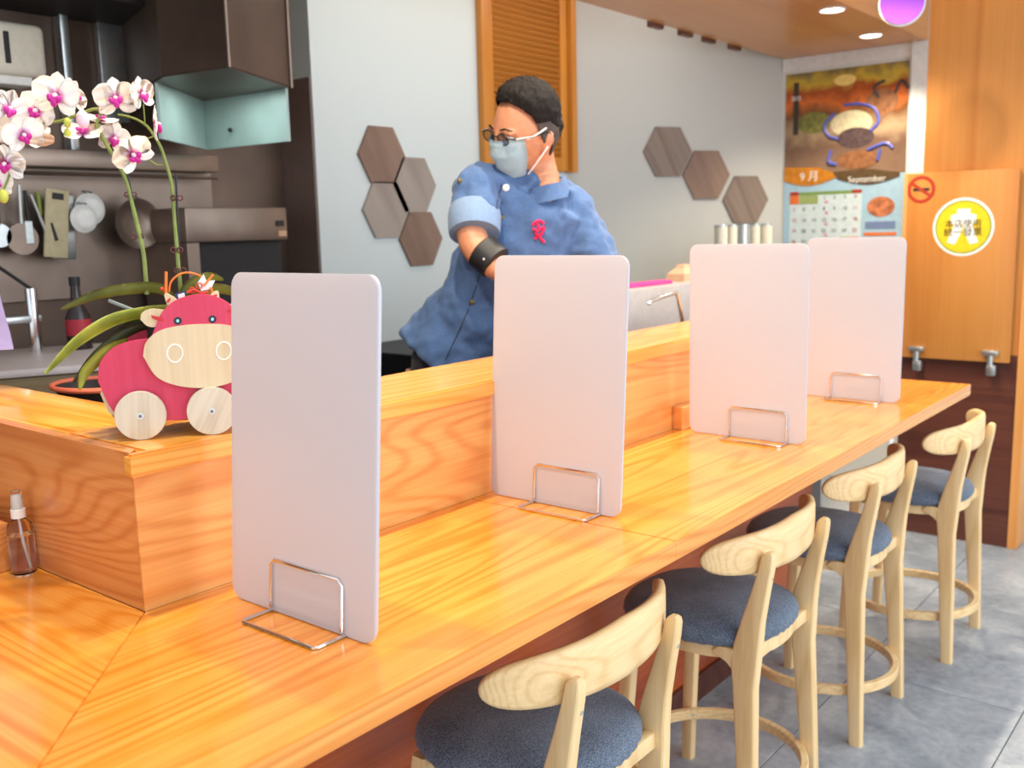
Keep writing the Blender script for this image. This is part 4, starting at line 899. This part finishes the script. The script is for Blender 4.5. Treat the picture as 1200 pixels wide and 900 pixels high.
for SHj, EL, WR in ((SH_R, EL_R, WR_R), (SH_L, EL_L, WR_L)):
    body.tube(spline([SHj, EL, WR], 6), [.046, .045, .044, .043, .042, .041, .041, .040, .038, .034, .030, .027, .026], 14)
    hand(body, WR, (WR-EL), Vector((0, -.3, 1)))
bo = modr(body.build('body', M['skin'], cook, True), .0055, 2)
# jacket
jk = MB()
etube(jk, [B3(634, 211, .05), B3(629, 219, .05), B3(621, 236, .055), B3(613, 275, .06), B3(595, 320, .075), B3(565, 370, .10), B3(536, 405, .12), B3(520, 425, .13)],
      [(.078, .065), (.115, .075), (.155, .09), (.163, .108), (.155, .108), (.142, .112), (.148, .12), (.155, .125)], 28)
jk.tube(spline([B3(600, 212, .05), SH_R+Vector((.004, 0, -.004)), SH_R*.55+EL_R*.45, SH_R*.30+EL_R*.70], 6), [.050+.008*min(1, i/7) for i in range(19)], 18)
jk.tube(spline([B3(640, 226, .06), SH_L+Vector((-.006, 0, 0.004)), SH_L*.5+EL_L*.5, SH_L*.2+EL_L*.8], 6), [.060+.004*min(1, i/7) for i in range(19)], 18)
jo = jk.build('jacket', M['jacket'], cook, True); modr(jo, .009, 4)
tx = bpy.data.textures.new('cloth_folds', 'CLOUDS'); tx.noise_scale = .075; tx.noise_depth = 2
dm = jo.modifiers.new('folds', 'DISPLACE'); dm.texture = tx; dm.strength = .048; dm.mid_level = .5
# collar
c0_ = nb+Vector((-.004, 0, .0)); rs = []
ax = (hp(-.02, 0, -.06)-nb).normalized()
cl = MB(); tN = ax; uN = tN.cross(Vector((0, 1, 0))).normalized(); vN = tN.cross(uN)
def cr(h, k): return [nb+tN*h+uN*(.060*k)*math.cos(2*PI*j/32)+vN*(.058*k)*math.sin(2*PI*j/32)+Vector((0, 0, -.016 if math.sin(2*PI*j/32)*vN.y < -.5 else 0)) for j in range(32)]
cl.rings([cr(-.02, 1.2), cr(.004, 1.08), cr(.024, 1.05), cr(.024, .99), cr(.0, 1.0), cr(-.02, 1.1)], False, True)
cl.build('collar', M['jacket'], cook, True)
# rolled cuff, wrist band
cfa, cfb = SH_R*.55+EL_R*.45, SH_R*.16+EL_R*.84
MB().tube([cfa, cfa*.7+cfb*.3, cfb*.8+cfa*.2, cfb, cfb*.98+cfa*.02], [.067, .071, .0695, .067, .048], 28).build('cuff', M['cuff'], cook, True, ang=60)
wd = (WR_R-EL_R)
MB().tube([EL_R+wd*.14, EL_R+wd*.17, EL_R+wd*.46, EL_R+wd*.49], [.042, .049, .047, .038], 24).build('wrist_band', M['black'], cook, True)
bn = EL_R+wd*.3; MB().ball(bn+Vector((-.01, -.046, -.006)), .005, .003, .005, 10).build('snap', M['chrome'], cook, True)
# buttons, seam, emblem : pressed on to the jacket front where the cloth surface really is
bpy.context.view_layer.update()
jev = jo.evaluated_get(bpy.context.evaluated_depsgraph_get())
_c = CAM-ORG; CL = Vector((_c.dot(RX), _c.dot(NA), _c.z))
def surf(px, py, off=0.0):
    d = (B3(px, py, 0)-CL).normalized(); ok, loc, nr, ix = jev.ray_cast(CL, d)
    return (loc if ok else B3(px, py, -.02))-d*off
M['jacket_dark'] = fabric('navy_seam_cloth', (34, 46, 70), (48, 62, 90), 500)
M['brass'] = plain('brass_button', (112, 100, 62), .4, .5)
for px, py, r, mt in ((593, 220, .0098, 'white_plastic'), (588, 255, .008, 'brass'), (553, 354, .008, 'brass'), (539, 212, .0075, 'brass')):
    MB().ball(surf(px, py, .001), r, .004, r, 14).build('button', M[mt], cook, True)
MB().tube([surf(p.x, p.y, -.0005) for p in spline([(588, 216, 0), (583, 235, 0), (578, 260, 0), (572, 290, 0), (563, 320, 0), (548, 365, 0), (530, 405, 0), (522, 422, 0)], 5)], .0022, 6).build('front_seam', M['jacket_dark'], cook, True)
em = MB()
for st_ in ([(624, 264), (628, 260), (633, 259), (637, 262)], [(624, 268), (630, 270), (637, 266), (636, 272)], [(627, 272), (631, 276), (636, 273)], [(630, 262), (631, 268)], [(632, 274), (633, 279), (638, 284)], [(629, 277), (627, 280)]):
    em.tube([surf(p.x, p.y, .001) for p in spline([(a, b, 0) for a, b in st_], 4)], .0042, 6)
em.build('emblem', M['logo'], cook, True)
# trousers, shoes, apron
tr = MB()
etube(tr, [B3(535, 408, .13), hipc, hipc+Vector((0, 0, -.10))], [(.125, .10), (.132, .11), (.12, .10)], 22, 4)
for k, fx in ((-1, -.16), (1, .10)):
    hj = hipc+Vector((k*.072, 0, -.03)); kn = Vector((hipc.x+fx*.7, hipc.y-.02, .52)); an = Vector((hipc.x+fx, hipc.y+.03, .07)); tr.tube(spline([hj, kn, an], 6), [.09-.03*i/12 for i in range(13)], 16)
modr(tr.build('trousers', M['pants'], cook, True), .012, 3)
for k, fx in ((-1, -.16), (1, .10)):
    an = Vector((hipc.x+fx, hipc.y+.03, .0)); MB().rings([[an+Vector((x*.048, -.05+y*.14, z_)) for x, y in [(math.cos(a*PI/10), math.sin(a*PI/10)) for a in range(20)]] for z_ in (0, .03)]+[[an+Vector((x*.042, -.02+y*.07, .085)) for x, y in [(math.cos(a*PI/10), math.sin(a*PI/10)) for a in range(20)]]]).build('shoe', M['black'], cook, True)
# hair: shaved sides and darker crown
def hairline(c):          # side profile of the hair edge, head coordinates (-1..1)
    x, y, z = c; ay = abs(y)
    pk = .10*max(0, 1-ay/.30)                       # slight peak in the middle
    P_ = [(-1.0, -.62), (-.45, -.60), (-.30, -.30), (-.12, -.20), (.02, -.24), (.14, -.10), (.22, .20), (.36, .46), (.56, .62), (.72, .80), (.80, 1.2)]
    for (xa_, za_), (xb_, zb_) in zip(P_, P_[1:]):
        if xa_ <= x <= xb_: return za_+(zb_-za_)*(x-xa_)/(xb_-xa_) - pk
    return 2 if x > .80 else -2
def shell(name, mat, test, lift):
    hr = MB(); b2 = bmesh.new(); bmesh.ops.create_uvsphere(b2, u_segments=96, v_segments=72, radius=1)
    bmesh.ops.delete(b2, geom=[v for v in b2.verts if not test(v.co)], context='VERTS')
    for v in b2.verts: c = v.co.copy(); v.co = headshape(c, lift(c))
    for _ in range(3): bmesh.ops.smooth_vert(b2, verts=[v for v in b2.verts if v.is_boundary], factor=.5, use_axis_x=True, use_axis_y=True, use_axis_z=True)
    bmesh.ops.solidify(b2, geom=b2.faces[:], thickness=-.005); hr.merge(b2, HM); return hr.build(name, mat, cook, True, ang=180)
shell('side_hair', M['shaved'], lambda c: c.z > hairline(c) and c.z < .42, lambda c: .0025)
shell('hair', M['hair'], lambda c: c.z > hairline(c)+.02 and c.z > (.22 if c.x > -.2 else .22+(c.x+.2)*.9), lambda c: .003+.016*max(0, min(1, (c.z-.2)/.45))*max(0, min(1, (c.z-hairline(c)-.02)/.35))+.004*noise.noise(c*9)+.002*noise.noise(c*26))
tf = MB()
for i in range(150):
    a = random.uniform(0, 2*PI); r_ = random.uniform(0, .8); c = Vector((r_*math.cos(a)-.18, r_*math.sin(a)*.9, 0)); q2 = 1-c.x**2-c.y**2
    if q2 < .12: continue
    c.z = math.sqrt(q2)
    if c.z < hairline(c)+.08: continue
    p = headshape(c, .008); e_ = headshape(c, .020+random.random()*.008)+Vector((random.uniform(-.002, .012), random.uniform(-.008, .008), 0))
    tf.tube([HM @ p, HM @ e_], [.0045, .0008], 5)
tf.build('hair_tufts', M['hair'], cook, True)
# mask: shell over the lower face
mk = MB(); V = []
for i in range(15):
    rowv = []
    for j in range(15):
        s_ = -1+2*j/14; t_ = i/14; th = s_*(1.05-.10*abs(2*t_-1)); z_ = .02-t_*1.0
        rr_ = math.sqrt(max(.02, 1-z_*z_*.80)); c = Vector((rr_*math.cos(th), rr_*math.sin(th), z_)); p = headshape(c, .006)
        bulge = max(0, 1-abs(s_)**1.6)*math.sin(PI*(t_*.75+.18)); p.x = p.x*.97+.021*bulge+.0030*math.sin(t_*22)*(1-abs(s_)); 
        rowv.append(mk.bm.verts.new(HM @ p))
    V.append(rowv)
for i in range(14):
    for j in range(14): mk.bm.faces.new((V[i][j], V[i][j+1], V[i+1][j+1], V[i+1][j]))
bmesh.ops.solidify(mk.bm, geom=mk.bm.faces[:], thickness=.0015)
mko = mk.build('face_mask', M['mask'], cook, True, ang=80)
for k in (-1, 1):
    th = k*1.03
    for z_, ez in ((.0, .018), (-.86, -.030)):
        rr_ = math.sqrt(1-z_*z_*.85); a_ = headshape(Vector((rr_*math.cos(th), rr_*math.sin(th), z_)), .008)
        MB().tube([HM @ p for p in spline([a_, a_*.5+Vector((.005, k*.088, ez*1.0+.000))*.5+Vector((0, k*.004, 0)), Vector((-.004, k*.085, ez))], 5)], .0024, 6).build('ear_loop', M['white_paint'], mko, True)
# glasses and eyes
gl = bpy.data.objects.new('glasses', None)
g = MB(); 
for k in (-1, 1):
    g.tube([hp(.100, k*(.034+.024*math.cos(a*PI/12)), .007+.015*math.sin(a*PI/12)) for a in range(24)], .0017, 6, True)
g.tube([hp(.100, -.010, .011), hp(.104, 0, .013), hp(.100, .010, .011)], .0018, 6)
for k in (-1, 1): g.tube([hp(.099, k*.058, .012), hp(.092, k*.074, .011), hp(.03, k*.082, .006), hp(-.012, k*.084, .006), hp(-.03, k*.082, -.012)], .0022, 6)
go = g.build('glasses', M['black'], cook, True)
for k in (-1, 1):
    b = MB(); b.rings([[hp(.0995+dx, k*(.034+.0235*math.cos(a*PI/12)), .007+.0145*math.sin(a*PI/12)) for a in range(24)] for dx in (0, .001)]); b.build('lens', M['lens'], go)
    MB().tube([hp(.090, k*.0775, .0105), hp(.035, k*.0855, .0065)], .0030, 6).build('temple_glint', M['steel_light'], go, True)
    e = MB().ball(hp(.074, k*.033, .004), .0125, n=14).build('eye', M['white_paint'], cook, True); MB().ball(hp(.083, k*.033, .003), .0052, n=10).build('iris', M['eye_black'], e, True)
    MB().tube([hp(.094, k*.016, .027), hp(.092, k*.034, .032), hp(.080, k*.052, .026)], [.0018, .003, .0012], 6).build('eyebrow', M['hair'], cook, True)
